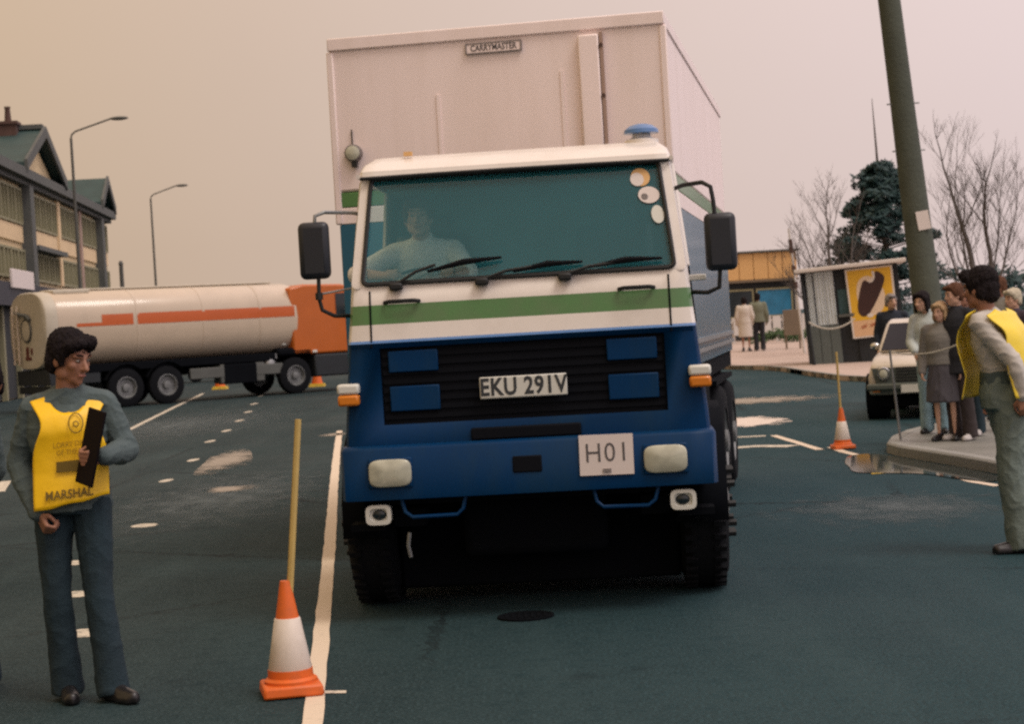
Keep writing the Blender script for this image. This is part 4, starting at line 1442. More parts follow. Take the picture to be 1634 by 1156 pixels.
kp('rear_ladder', M['tank'], lambda b: ([b.cyl((X0 - .4, .82, 1.3), (X0 - .4, .82, 2.9), .03, None, 6), b.cyl((X0 - .4, .5, 1.3), (X0 - .4, .5, 2.9), .03, None, 6)], [b.cyl((X0 - .4, .5, 1.45 + .3 * i), (X0 - .4, .82, 1.45 + .3 * i), .02, None, 6) for i in range(5)]), rear)
kp('rear_bumper', M['kiosk_dark'], lambda b: (b.bx(X0 - .25, X0 + 1.2, -1.1, 1.1, .72, 1.14), b.bx(X0 - .2, X0 - .1, -1.15, 1.15, .5, .7)), bevel=.02)
kp('chassis', M['chassis'], lambda b: (b.bx(X0, 7.6, -.5, .5, .78, 1.25), b.bx(X0 + .6, 4.7, -1.12, 1.12, 1.0, 1.22)), bevel=.02)
kp('side_guard', M['building_dark'], lambda b: (b.bx(1.95, 4.9, -1.15, -1.08, .62, .92), b.bx(2.9, 4.3, -1.14, -.7, .45, .98)), bevel=.02)
kp('side_locker', M['chassis'], lambda b: b.bx(3.0, 4.05, -1.16, -.75, .42, .98), bevel=.03)
kp('valve_box', M['steel'], lambda b: (b.lathe((4.55, -.95, .85), [(.17, -.2), (.2, -.12), (.2, .12), (.17, .2)], n=14), b.bx(4.35, 4.75, -1.1, -.8, 1.06, 1.2)))
def kwheel(x, side, r=.53):
    w = kp('wheel', M['rubber'], lambda b: b.tyre((x, side * 1.06, r), [(.3, -.14), (.43, -.14), (r - .02, -.11), (r, -.07), (r, .07), (r - .02, .11), (.43, .14), (.3, .14)], 'Y', 32))
    kp('rim', M['rim'], lambda b: b.lathe((x, side * 1.06, r), [(.31, side * -.1), (.31, side * .13), (.28, side * .14), (.24, side * .03), (.12, side * .03), (.1, side * .12), (.04, side * .13)], 'Y', 26), w)
    return w


for sd_ in (-1, 1):
    for x in (0, 1.22, 5.3):
        kwheel(x, sd_)
    for x in (0, 1.22):
        def gd(b):
            vs_ = []
            for k in range(9):
                a = R(20 + 17.5 * k)
                for y in (.85, 1.22):
                    vs_.append((x + .62 * math.cos(a), sd_ * y, .55 + .62 * math.sin(a)))
            b.add(vs_, [(2 * k, 2 * k + 1, 2 * k + 3, 2 * k + 2) for k in range(8)])
        kp('mudguard', M['chassis'], gd)
    kp('cab_mudguard', M['chassis'], lambda b: b.bx(4.75, 5.9, sd_ * 1.0 - .2, sd_ * 1.0 + .2, 1.1, 1.34), bevel=.08)
kp('air_filter', M['plate'], lambda b: (b.lathe((5.05, -.9, 1.42), [(.14, 0), (.16, .04), (.16, .2), (.12, .26)], n=14), b.bx(5.25, 5.75, -1.12, -.85, 1.28, 1.4)), bevel=.0)
kp('cab_front_bumper', M['kiosk_dark'], lambda b: b.bx(5.95, 7.85, -1.2, 1.2, .45, 1.1), bevel=.05)
def tcab(b):
    prof = [(5.25, 1.12), (5.22, 3.05), (5.7, 3.15), (7.0, 3.12), (7.35, 3.0), (7.62, 2.1), (7.7, 1.12)]
    b.loft([[Vector((x, y * k, z)) for x, z in prof] for y, k in ((-1.2, 1), (1.2, 1))])
tcb = kp('cab', M['cab_orange'], tcab, bevel=.06)
kp('cab_window', M['dark_glass'], lambda b: b.loft([[Vector((x, y, z)) for x, z in ((6.75, 2.15), (6.75, 2.85), (7.15, 2.85), (7.4, 2.15))] for y in (-1.215, -1.203)]), tcb)
kp('cab_windscreen', M['dark_glass'], lambda b: b.loft([[Vector((7.63, -1.05, 2.12)), Vector((7.63, 1.05, 2.12)), Vector((7.4, 1.0, 2.9)), Vector((7.4, -1.0, 2.9))], [Vector((7.65, -1.05, 2.12)), Vector((7.65, 1.05, 2.12)), Vector((7.42, 1.0, 2.9)), Vector((7.42, -1.0, 2.9))]]), tcb)
kp('cab_side_lamp', M['plate'], lambda b: b.box((5.95, -1.215, 1.2), (.14, .03, .07)), tcb)

# ================================================================== KIOSK
kx = Matrix.Translation((7.95, 50, .12)) @ Matrix.Rotation(R(-9.5), 4, 'Z') @ Matrix.Rotation(R(-3.0), 4, 'Y')
kiosk = thing('kiosk', 'small flat-roofed kiosk with corrugated sheets and a yellow ice cream poster', 'kiosk', (7.95, 50, .12))


def kk(name, m, fn, parent=kiosk, **kw):
    return part(name, m, parent, fn, kx, **kw)


kk('roof', M['roof_white'], lambda b: b.bx(-.2, 2.72, -.35, 2.3, 2.44, 2.545), bevel=.02)
kk('wall', M['kiosk_dark'], lambda b: (b.bx(.02, 2.5, .06, 2.1, -.1, 2.43),))
for i in range(3):
    def corr(b):
        x0 = .03 + i * .26
        nn_ = 12
        w_ = .25 if i else .16
        o_ = 0 if i else .06
        top = [Vector((x0 + o_ + w_ * k / nn_, -.0 + .018 * math.sin(k * math.pi / 2), 2.42)) for k in range(nn_ + 1)]
        bot = [Vector((p.x, p.y, 1.0)) for p in top]
        b.add(top + bot, [(k, k + 1, nn_ + 2 + k, nn_ + 1 + k) for k in range(nn_)])
    kk('corrugated_sheet', M['tin'], corr, smooth=False)
for i in range(3):
    kk('lower_panel', M['tin_grey'], lambda b: b.bx(.05 + i * .27, .05 + i * .27 + .255, -.012, .055, -.1, .99))
kk('corner_post', M['kiosk_dark'], lambda b: b.bx(-.05, .03, -.05, .06, -.12, 2.435))
kk('counter_opening', M['kiosk_teal'], lambda b: b.bx(.88, 1.22, .03, .058, 1.25, 1.9))
kk('counter_shelf', M['building_dark'], lambda b: b.bx(.84, 1.25, -.12, .055, 1.16, 1.24), bevel=.01)
kk('wall_panel', M['kiosk_dark'], lambda b: b.bx(1.3, 2.45, .0, .057, -.1, .7), bevel=.01)
pb = kk('poster_board', M['poster_white'], lambda b: b.add([(1.12, -.1, 2.4), (2.36, -.1, 2.4), (2.36, -.1, .56), (1.16, -.1, .56), (1.12, -.06, 2.4), (2.36, -.06, 2.4), (2.36, -.06, .56), (1.16, -.06, .56)],
                                                        [(0, 3, 2, 1), (4, 5, 6, 7), (0, 1, 5, 4), (1, 2, 6, 5), (2, 3, 7, 6), (3, 0, 4, 7)]), smooth=False)


def flat(poly, y):
    return lambda b: b.add([(x, y, z) for x, z in poly], [tuple(range(len(poly)))])


kk('poster_picture', M['poster_yellow'], flat([(1.17, 2.36), (2.31, 2.36), (2.31, 1.02), (1.195, 1.02)], -.103), pb, smooth=False)
kk('poster_foot', M['poster_peach'], flat([(1.196, 1.015), (2.31, 1.015), (2.31, .6), (1.205, .6)], -.103), pb, smooth=False)
kk('poster_glow', M['poster_pale'], flat(chaikin([(1.42, 2.1), (1.75, 2.22), (2.05, 1.9), (2.12, 1.55), (2.0, 1.2), (1.7, 1.1), (1.42, 1.25), (1.36, 1.7)], 2), -.1045), pb, smooth=False)
kk('ice_bar', M['chocolate'], flat(chaikin([(1.34, 1.35), (1.40, 1.14), (1.55, 1.1), (1.68, 1.2), (1.95, 1.62), (2.14, 2.02), (2.12, 2.17), (1.9, 2.32), (1.88, 2.12), (1.77, 1.98), (1.68, 2.03), (1.58, 2.1), (1.45, 1.8)], 2), -.106), pb, smooth=False)
kk('bitten_ice', M['poster_white'], flat(chaikin([(1.66, 2.04), (1.78, 1.97), (1.89, 2.1), (1.88, 2.3), (1.8, 2.28), (1.84, 2.12), (1.76, 2.05)], 2), -.1075), pb, smooth=False)
kk('stick', M['poster_white'], flat(chaikin([(1.56, 1.13), (1.66, 1.2), (1.78, 1.13), (1.66, 1.06)], 1), -.107), pb, smooth=False)
for k, x in enumerate((1.4, 1.63)):
    kk('red_scrawl', M['poster_red'], lambda b: b.tube([(x + .02 * i, -.104, .82 + .03 * k + .05 * math.sin(i * 1.9) + .008 * i) for i in range(9)], [.008, .014, .01, .016, .01, .015, .01, .014, .006], 4), pb)

# rope barrier: posts and sagging rope
def sag(a, b, s, n=14):
    a, b = Vector(a), Vector(b)
    return [a.lerp(b, i / n) - Vector((0, 0, s * 4 * (i / n) * (1 - i / n))) for i in range(n + 1)]


rb = thing('rope_barrier', 'sagging pale rope strung across in front of the kiosk counter', 'rope barrier', (8.0, 49, .12))
part('post', M['kiosk_dark'], rb, lambda b: b.cyl((7.93, 49.4, .1), (7.73, 49.4, 2.2), .045, .04, 8))
part('rope', M['rope'], rb, lambda b: b.tube(sag((7.83, 49.33, 1.25), (9.05, 49.33, 1.28), .22), .022, 6))
rb2 = thing('rope_barrier', 'pale rope tied to a thin stake, sagging across the waiting spectators', 'rope barrier', (4.3, 20.6, .12))
part('stake', M['steel'], rb2, lambda b: b.cyl((4.27, 20.9, .1), (4.2, 20.9, 1.12), .014, .012, 6))
part('rope', M['rope'], rb2, lambda b: b.tube(sag((4.21, 20.85, 1.1), (4.86, 19.6, 1.27), .1), .009, 6))

# ================================================================== CONES
def traffic_cone(x, y, s, label, lean, cane_h, rz):
    t = thing('traffic_cone', label, 'traffic cone', (x, y, 0), rz, 'traffic cones with canes')
    xf = Matrix.Translation((x, y, 0)) @ Matrix.Rotation(rz, 4, 'Z') @ Matrix.Scale(s, 4)
    part('base', M['cone_orange'], t, lambda b: b.box((0, 0, .033), (.29, .29, .055), None, None, (.96, .96)), xf, bevel=.012)
    part('foot_ring', M['cone_orange'], t, lambda b: b.lathe((0, 0, 0), [(.128, .058), (.128, .075), (.11, .088), (.108, .125)], n=28), xf)
    part('body', M['cone_orange'], t, lambda b: b.lathe((0, 0, 0), [(.1, .12), (.027, .535), (.024, .548), (.014, .548)], n=28), xf, angle=50)
    part('white_sleeve', M['cone_white'], t, lambda b: b.lathe((0, 0, 0), [(.1035, .124), (.1055, .128), (.0625, .368), (.06, .37)], n=28), xf, angle=50)
    part('cane', M['cane'], t, lambda b: b.tube([(0, 0, .3), (lean * .3, 0, .3 + cane_h * .3), (lean, 0, .3 + cane_h)], [.0165, .0165, .0155], 8), xf)
    return t


traffic_cone(-1.105, 8.66, .96, 'large orange and white traffic cone with a cane beside the white line', .11, 1.02, R(12))
traffic_cone(3.735, 21.55, .86, 'orange and white traffic cone with a cane by the puddle on the road', -.02, 1.0, R(5))
for x, y, lb in ((-10.0, 64.2, 'small far cone under the belly of the tanker'), (-6.3, 60.5, 'small far cone just ahead of the tanker front wheel')):
    t = thing('traffic_cone', lb, 'traffic cone', (x, y, 0), 0, 'far traffic cones')
    part('base', M['road_yellow'], t, lambda b: b.box((x, y, .05), (.5, .5, .1), None, None, (.9, .9)))
    part('body', M['cone_orange'], t, lambda b: b.lathe((x, y, .1), [(.18, 0), (.05, .65)], n=14))
    part('white_sleeve', M['cone_white'], t, lambda b: b.lathe((x, y, .1), [(.152, .12), (.09, .42)], n=14))

# ================================================================== CAR
car_a = R(-18)
CF = Matrix.Translation((6.12, 27.6, 0)) @ Matrix.Rotation(car_a, 4, 'Z')   # x across, front towards -y
car = thing('parked_car', 'cream small saloon car with a dark front, half hidden behind the spectators', 'car', (6.12, 27.6, 0), car_a)


def cc(name, m, fn, parent=car, **kw):
    return part(name, m, parent, fn, CF, **kw)


def cbody(b):
    st = [(-1.5, .48, .76, .66), (-1.42, .36, .82, .7), (-.7, .3, .91, .75), (.0, .3, .97, .77), (1.2, .3, .95, .77), (2.1, .34, .92, .74), (2.3, .45, .86, .68)]
    rr = []
    for y, z0, z1, w in st:
        rr.append([Vector((x, y, z)) for x, z in ((-w, z0), (-w * 1.03, (z0 + z1) / 2), (-w * .97, z1 - .06), (-w * .86, z1), (w * .86, z1), (w * .97, z1 - .06), (w * 1.03, (z0 + z1) / 2), (w, z0))])
    b.loft(rr)


cb = cc('body', M['car_paint'], cbody, bevel=.02, angle=40)
def chouse(b):
    st = [(-.62, .68, .93), (.06, .6, 1.35), (.34, .59, 1.4), (1.25, .57, 1.39), (1.75, .64, .95)]
    prof = [(y, z) for y, w, z in st]
    b.loft([[Vector((-w, y, z)) for y, w, z in st], [Vector((w, y, z)) for y, w, z in st]])
cc('cabin', M['car_paint'], chouse, cb, bevel=.05)
wsq = [(-.62, -.575, .955), (.62, -.575, .955), (.545, .02, 1.325), (-.545, .02, 1.325)]
cc('windscreen', M['car_window'], lambda b: b.loft([[Vector((x, y - .015, z + .012)) for x, y, z in wsq], [Vector((x, y + .02, z)) for x, y, z in wsq]]), cb, smooth=False)
for s in (-1, 1):
    for y0, y1, t0, t1 in ((-.32, .55, .14, .55), (.63, 1.45, .63, 1.2)):
        q = [(s * .662, y0, .985), (s * .657, y1, .985), (s * .588, t1, 1.32), (s * .588, t0, 1.32)]
        cc('side_window', M['car_window'], lambda b: b.loft([[Vector((x + s * .012, y, z)) for x, y, z in q], [Vector((x - s * .03, y, z)) for x, y, z in q]]), cb, smooth=False)
cc('front_panel', M['car_front'], lambda b: b.loft([[Vector((x, -1.515, z)) for x, z in ((-.56, .36), (.56, .36), (.66, .735), (-.66, .735))], [Vector((x, -1.48, z)) for x, z in ((-.56, .36), (.56, .36), (.66, .735), (-.66, .735))]]))
cc('grille', M['black'], lambda b: [b.bx(-.32, .32, -1.53, -1.516, .54 + .045 * i, .56 + .045 * i) for i in range(5)])
for s in (-1, 1):
    hl = cc('headlight', M['chrome'], lambda b: b.lathe((s * .49, -1.52, .655), [(.095, .02), (.095, -.02), (.085, -.035)], 'Y', 22))
    cc('lens', M['lamp_glass'], lambda b: b.ell((s * .49, -1.535, .655), (.082, .03, .082)), hl)
    cc('indicator', M['amber'], lambda b: b.bx(s * .6 - .05, s * .6 + .05, -1.55, -1.516, .4, .46))
    for y in (-.95, 1.45):
        w = cc('wheel', M['rubber'], lambda b: b.tyre((s * .66, y, .29), [(.17, -.08), (.27, -.08), (.29, -.05), (.29, .05), (.27, .08), (.17, .08)], 'X', 26))
        cc('hub_cap', M['steel'], lambda b: b.lathe((s * .66, y, .29), [(.175, s * -.06), (.17, s * .082), (.1, s * .1), (.02, s * .105)], 'X', 20), w)
        cc('wheel_arch', M['chassis'], lambda b: b.lathe((s * .71, y, .31), [(.34, s * -.2), (.34, s * .075), (.3, s * .078)], 'X', 26))
cc('bumper', M['car_front'], lambda b: b.box((0, -1.56, .47), (1.46, .07, .1)), bevel=.03)
cc('number_plate', M['plate'], lambda b: b.box((0, -1.6, .44), (.5, .012, .11)))
cc('underside', M['chassis'], lambda b: b.bx(-.6, .6, -1.3, 2.1, .18, .32))
cc('door_mirror', M['chrome'], lambda b: (b.ell((-.74, -.3, 1.02), (.07, .03, .05)), b.ell((.74, -.3, 1.02), (.07, .03, .05))))
cc('wiper', M['black'], lambda b: (b.cyl((-.35, -.44, .985), (.05, -.36, 1.07), .01, None, 5), b.cyl((.1, -.44, .985), (.5, -.36, 1.07), .01, None, 5)))

# ================================================================== PEOPLE
V = Vector


def rotz(v, a):
    c, s = math.cos(a), math.sin(a)
    return V((v[0] * c - v[1] * s, v[0] * s + v[1] * c, v[2] if len(v) > 2 else 0))


def head_shapes(mb, c, f, hs, fine=True):
    """head around centre c, facing f (horizontal direction with a nod in z), height hs"""
    f = f.normalized()
    r = f.cross(V((0, 0, 1))).normalized()
    u = r.cross(f).normalized()
    k = hs / .235
    def P(x, y, z):
        return c + (r * x + f * y + u * z) * k
    rot = Matrix((r, f, u)).transposed()
    def E(x, y, z, a, b, d):
        mb.ell(P(x, y, z), (a * k, b * k, d * k), 14, 9, rot)
    E(0, -.012, .03, .074, .094, .088)
    E(0, .03, -.03, .06, .066, .083)
    E(0, .045, -.083, .044, .045, .034)
    E(0, .074, -.1, .022, .018, .016)
    for s in (-1, 1):
        E(s * .04, .06, -.022, .024, .024, .024)
        E(s * .076, -.005, -.015, .011, .023, .033)
        mb.cap(P(s * .05, .074, .026), P(s * .014, .085, .022), .01 * k, .011 * k)
        E(s * .05, .01, -.07, .018, .04, .03)
    mb.cap(P(0, .086, .01), P(0, .112, -.03), .009 * k, .0135 * k)
    E(0, .098, -.034, .019, .012, .009)
    E(0, .086, -.06, .024, .012, .008)
    E(0, .085, -.071, .02, .012, .008)
    return P, rot, k


def hand_shapes(mb, w, d, n, side, curl, k=1.0):
    """hand from wrist w along d; n = direction the palm faces; side = direction of the thumb; curl 0..1"""
    d, n = d.normalized(), n.normalized()
    s = side - d * side.dot(d)
    s = s.normalized()
    n = (n - d * n.dot(d) - s * n.dot(s)).normalized()
    for i in range(4):
        o = s * (.03 - .02 * i) * k
        mb.cap(w + o * .7, w + d * .085 * k + o, .014 * k, .0125 * k, 8)
    ln = (.074, .082, .076, .06)
    for i in range(4):
        p = w + d * .085 * k + s * (.03 - .02 * i) * k
        a = 0
        dd = d
        for j, fr in enumerate((.45, .32, .23)):
            a += curl * (1.1, 1.3, .9)[j]
            dd = (d * math.cos(a) + n * math.sin(a))
            q = p + dd * ln[i] * fr * k * 1.05
            mb.cap(p, q, (.0095 - .0007 * j) * k, (.009 - .0008 * j) * k, 8)
            p = q
    b = w + d * .028 * k + s * .024 * k
    m1 = b + (d * .6 + s * .7 + n * .35 * (1 + curl)).normalized() * .042 * k
    m2 = m1 + (d * .85 + s * (.25 - .6 * curl) + n * .5 * curl).normalized() * .03 * k
    m3 = m2 + (d * .8 - s * .5 * curl + n * .4 * curl).normalized() * .024 * k
    mb.cap(b, m1, .015 * k, .012 * k, 8)
    mb.cap(m1, m2, .0115 * k, .01 * k, 8)
    mb.cap(m2, m3, .0098 * k, .008 * k, 8)


class Fig:
    """joint positions of a standing figure, in world space; f = facing of the chest"""
    def __init__(self, x, y, z, h, f, headf=None, hip_shift=(0, 0, 0)):
        k = self.k = h / 1.75
        self.h = h
        self.f = V((f[0], f[1], 0)).normalized()
        self.r = self.f.cross(V((0, 0, 1))).normalized()      # the figure's right
        b = V((x, y, z))
        self.b = b
        F_, R_ = self.f, self.r
        self.hf = V(headf).normalized() if headf else self.f.copy()
        def at(rx, fy, zz):
            return b + R_ * rx * k + F_ * fy * k + V((0, 0, zz * k))
        self.at = at
        j = self.j = {}
        j['pelvis'] = at(0, 0, .95); j['waist'] = at(0, .0, 1.08); j['chest'] = at(0, .0, 1.28); j['top'] = at(0, -.01, 1.42)
        j['neck'] = at(0, 0, 1.47); j['head'] = at(0, .025, 1.63)
        for s, q in ((1, 'R'), (-1, 'L')):
            j['sh' + q] = at(s * .185, -.01, 1.405)
            j['el' + q] = at(s * .25, -.03, 1.12)
            j['wr' + q] = at(s * .255, .07, .88)
            j['hand' + q] = V((0, 0, -1)) + F_ * .25
            j['palm' + q] = R_ * -s
            j['hip' + q] = at(s * .09, 0, .92)
            j['kn' + q] = at(s * .1, .03, .5)
            j['an' + q] = at(s * .1, -.02, .085)
            j['toe' + q] = F_ * 1.0 + R_ * s * .25
            j['curl' + q] = .55

    def sections(self, grow=0.0, low='pelvis', depth=1.0):
        k, j = self.k, self.j
        g = grow
        S = [(j['pelvis'] - V((0, 0, .07 * k)), .165 * k + g, .115 * k + g), (j['pelvis'], .17 * k + g, .12 * k + g), (j['waist'], .15 * k + g, .105 * k + g),
             (j['waist'].lerp(j['chest'], .5), .16 * k + g, .112 * k + g), (j['chest'], .175 * k + g, .122 * k + g),
             (j['chest'].lerp(j['top'], .6), .172 * k + g, .108 * k + g), (j['top'], .145 * k + g, .08 * k + g), (j['neck'], .075 * k + g * .5, .06 * k + g * .5)]
        return S[2:] if low == 'waist' else S

    def torso(self, mb, grow=0.0, secs=None, n=20):
        secs = secs or self.sections(grow)
        rings = []
        for c, a, b in secs:
            rings.append([c + self.r * a * math.cos(2 * math.pi * i / n) + self.f * b * math.sin(2 * math.pi * i / n) for i in range(n)])
        mb.loft(rings)

    def arm(self, mb, q, g=0.0, upto='hand', cuff=1.0):
        j, k = self.j, self.k
        mb.cap(j['sh' + q], j['el' + q], .05 * k + g, .041 * k + g * cuff)
        if upto == 'upper':
            return
        e = j['el' + q].lerp(j['wr' + q], .3)
        mb.cap(j['el' + q], e, .041 * k + g * cuff, .042 * k + g * cuff)
        w = j['wr' + q]
        mb.cap(e, w, .042 * k + g * cuff, .028 * k + g * cuff)

    def leg(self, mb, q, g=0.0, flare=0.0):
        j, k = self.j, self.k
        mb.cap(j['hip' + q], j['kn' + q], .088 * k + g, .057 * k + g)
        c = j['kn' + q].lerp(j['an' + q], .3) - self.f * .012 * k
        mb.cap(j['kn' + q], c, .057 * k + g, .055 * k + g)
        mb.cap(c, j['an' + q], .055 * k + g, .038 * k + g + flare)

    def body(self, name, label, skin, vox, group=None, hands='LR'):
        mb = MB()
        self.torso(mb, -.014)
        j, k = self.j, self.k
        mb.cap(j['neck'] - V((0, 0, .03 * k)), j['head'] - self.hf * .02 * k - V((0, 0, .06 * k)), .058 * k, .054 * k)
        self.P, self.hrot, self.hk = head_shapes(mb, j['head'], self.hf, .235 * k * 1.02)
        for q, s in (('R', 1), ('L', -1)):
            self.arm(mb, q, -.004)
            d = j['hand' + q]
            if q in hands:
                hand_shapes(mb, j['wr' + q], d, j['palm' + q], j.get('thumb' + q, self.f), j['curl' + q], k)
            self.leg(mb, q, -.014)
            t = j['toe' + q].normalized()
            a = j['an' + q]
            mb.cap(a - V((0, 0, .045 * k)), V((a.x, a.y, a.z - .055 * k)) + t * .12 * k, .028 * k, .02 * k)
        o = blob(mb, name, skin, None, vox, 3)
        # the body is the thing itself: its origin goes to the feet
        me = o.data
        me.transform(Matrix.Translation(-self.b))
        o.location = self.b
        tag(o, label, 'person', group)
        self.o = o
        return o

    def eyes(self, brows='hair_dark', mouth=True):
        P, k = self.P, self.hk
        for s in (-1, 1):
            mb = MB()
            mb.ell(P(s * .031, .0815, .004), (.0115 * k, .0105 * k, .0062 * k), 10, 7, self.hrot)
            e = mb.build('eye', M['eye_white'], self.o)
            mb = MB()
            mb.ell(P(s * .031, .0892, .004), (.0062 * k, .004 * k, .0055 * k), 8, 6, self.hrot)
            mb.build('iris', M['eye_dark'], e)
            mb = MB()
            mb.tube([P(s * .052, .078, .03), P(s * .034, .093, .034), P(s * .015, .096, .028)], [.0025 * k, .004 * k, .003 * k], 6)
            mb.build('eyebrow', M[brows], self.o)
        mb = MB()
        mb.tube([P(-.023, .09, -.065), P(-.01, .0985, -.063), P(0, .0985, -.0645), P(.01, .0985, -.063), P(.023, .09, -.065)], [.002 * k, .0055 * k, .005 * k, .0055 * k, .002 * k], 6)
        mb.build('mouth', M['lip'], self.o)

    def hair(self, material, vox, style='short', name='hair'):
        P, k = self.P, self.hk
        mb = MB()
        def E(x, y, z, a, b, d):
            mb.ell(P(x, y, z), (a * k, b * k, d * k), 16, 10, self.hrot)
        E(0, -.022, .05, .088, .102, .086)
        E(0, .045, .085, .06, .048, .03)
        E(0, -.06, -.0, .078, .06, .085)
        E(.03, .07, .083, .045, .033, .026)
        for s in (-1, 1):
            E(s * .074, -.005, .028, .02, .052, .05)
            E(s * .073, .02, .0, .01, .016, .035)
            E(s * .07, -.042, -.03, .022, .035, .05)
        if style == 'full':
            E(-.03, .06, .088, .05, .05, .034)
            E(0, -.07, -.04, .07, .045, .06)
            for s in (-1, 1):
                E(s * .06, .045, .066, .03, .04, .03)
        if style == 'long':
            E(0, -.05, -.06, .085, .06, .1)
            for s in (-1, 1):
                E(s * .078, .015, -.05, .022, .035, .09)
                E(s * .075, .04, .04, .022, .04, .04)
        return blob(mb, name, material, self.o, vox, 2, folds=.0075 * k, fscale=60, tall=.3)

    def shoes(self, material, heel=.0, vox=.008):
        j, k = self.j, self.k
        for q in 'RL':
            a = j['an' + q]
            t = j['toe' + q].normalized()
            t = V((t.x, t.y, 0)).normalized()
            w = V((-t.y, t.x, 0))
            z0 = a.z - .085 * k
            mb = MB()
            base = V((a.x, a.y, z0 + .04 * k))
            mb.cap(base - t * .05 * k + V((0, 0, .0)), base + t * .06 * k, .044 * k, .041 * k)
            mb.cap(base + t * .05 * k - V((0, 0, .004)), base + t * .165 * k - V((0, 0, .012 * k)), .043 * k, .031 * k)
            mb.cap(base - t * .035 * k, base - t * .03 * k + V((0, 0, .05 * k)), .046 * k, .042 * k)
            # flat sole
            pl_ = []
            for kx_, wy in ((-.09, .03), (-.095, 0), (-.09, -.03), (0, -.036), (.1, -.044), (.17, -.036), (.2, 0), (.17, .036), (.1, .044), (0, .036)):
                p = V((a.x, a.y, 0)) + t * kx_ * k + w * wy * k
                pl_.append((p.x, p.y))
            ar = sum(pl_[i][0] * pl_[(i + 1) % 10][1] - pl_[(i + 1) % 10][0] * pl_[i][1] for i in range(10))
            if ar < 0:
                pl_ = pl_[::-1]
            mb.prism(pl_, z0 + .002, z0 + .03 * k)
            blob(mb, 'shoe', material, self.o, vox, 1)

    def jacket(self, material, vox, hem=None, g=.022, folds=.004, arms='LR', name='jacket', cuff=1.0, low=None, upto='hand', ag=None, ball=True, collar_up=.012):
        mb = MB()
        S = self.sections(g)
        if low is not None:           # a coat: carries on below the hips
            c = self.j['pelvis']
            S = [(V((c.x, c.y, self.b.z + low)), S[1][1] * 1.08, S[1][2] * 1.12)] + S
        elif hem is not None:
            S = [(V((S[1][0].x, S[1][0].y, self.b.z + hem)), S[1][1], S[1][2])] + S[2:]
        self.torso(mb, 0, S)
        for q in arms:
            self.arm(mb, q, ag or g * .85, cuff=cuff, upto=upto)
            mb.cap(self.j['neck'] - V((0, 0, .035 * self.k)), self.j['sh' + q] + V((0, 0, .004)), .058 * self.k + g * .2, .05 * self.k + g * .5)
            if ball:
                mb.ell(self.j['sh' + q] - V((0, 0, .008)), (.052 * self.k + g * .4,) * 3)
        mb.cap(self.j['top'], self.j['neck'] + V((0, 0, collar_up)), .08 * self.k + g * .3, .066 * self.k)
        return blob(mb, name, material, self.o, vox, 3, folds=folds, fscale=7, tall=1.7)

    def trousers(self, material, vox, g=.016, flare=.03, folds=.004, name='trousers'):
        mb = MB()
        S = self.sections(g * .9)
        self.torso(mb, 0, S[:3])
        for q in 'RL':
            j, k = self.j, self.k
            mb.cap(j['hip' + q], j['kn' + q], .09 * k + g, .06 * k + g)
            c = j['kn' + q].lerp(j['an' + q], .35)
            mb.cap(j['kn' + q], c, .06 * k + g, .056 * k + g + flare * .3)
            mb.tube([c, c.lerp(j['an' + q], .5), j['an' + q] - V((0, 0, .058 * k))], [.056 * k + g + flare * .3, .05 * k + g + flare * .6, .048 * k + g + flare], 16)
        return blob(mb, name, material, self.o, vox, 3, folds=folds, fscale=9, tall=.9)

    def skirt(self, material, vox, z0, z1=None, g=.02, spread=1.25):
        c = self.j['pelvis']
        mb = MB()
        S = self.sections(g)
        a, b = S[1][1], S[1][2]
        zt = self.j['waist'].z
        secs = [(V((c.x, c.y, self.b.z + z0)), a * spread, b * spread * 1.15), (V((c.x, c.y, (self.b.z + z0 + zt) / 2)), a * (1 + spread) / 2, b * 1.15), (c, a, b), (V((c.x, c.y, zt)), S[2][1], S[2][2])]
        self.torso(mb, 0, secs)
        return blob(mb, 'skirt', material, self.o, vox, 3, folds=.012, fscale=9, tall=.3)

    def tabard(self, material, hem, off=.045, w=1.0, neck=.085, back=True, front=True, hem_tilt=0.0, drop=.09, seed=0, name='tabard', lift=0.0, rise=.07):
        """a sleeveless bib: front and back sheets joined over the shoulders"""
        j, k = self.j, self.k
        S = self.sections(0)
        zs = [s[0].z for s in S]

        def sec(z):
            if z <= zs[1]:
                return self.j['pelvis'] * 1.0, S[1][1], S[1][2]
            for i in range(len(S) - 1):
                if zs[i] <= z <= zs[i + 1]:
                    t = (z - zs[i]) / max(1e-6, zs[i + 1] - zs[i])
                    return S[i][0].lerp(S[i + 1][0], t), S[i][1] + (S[i + 1][1] - S[i][1]) * t, S[i][2] + (S[i + 1][2] - S[i][2]) * t
            return S[-1]
        ztop = j['shR'].z + rise * k

        def surf(x, z, sgn, o=0.0):
            """x measured across the chest (to the figure's right)"""
            zz = min(z, j['top'].z)
            c, a, b = sec(max(zz, zs[1]))
            A = a + .075 * k + off
            B = b + off
            t = max(0, min(1, (z - (j['chest'].z + .02)) / (ztop - j['chest'].z - .02)))
            B *= math.sqrt(max(0.0, 1 - t * t)) * .92 + .08 * (1 - t)
            q = max(-.985, min(.985, x / A))
            y = B * math.sqrt(1 - q * q * .92)
            base = c + self.r * x
            p = V((base.x, base.y, z)) + self.f * sgn * (y + o + lift * max(0, (j['chest'].z - z)))
            return p
        self.surf = surf
        nu, nv = 28, 26
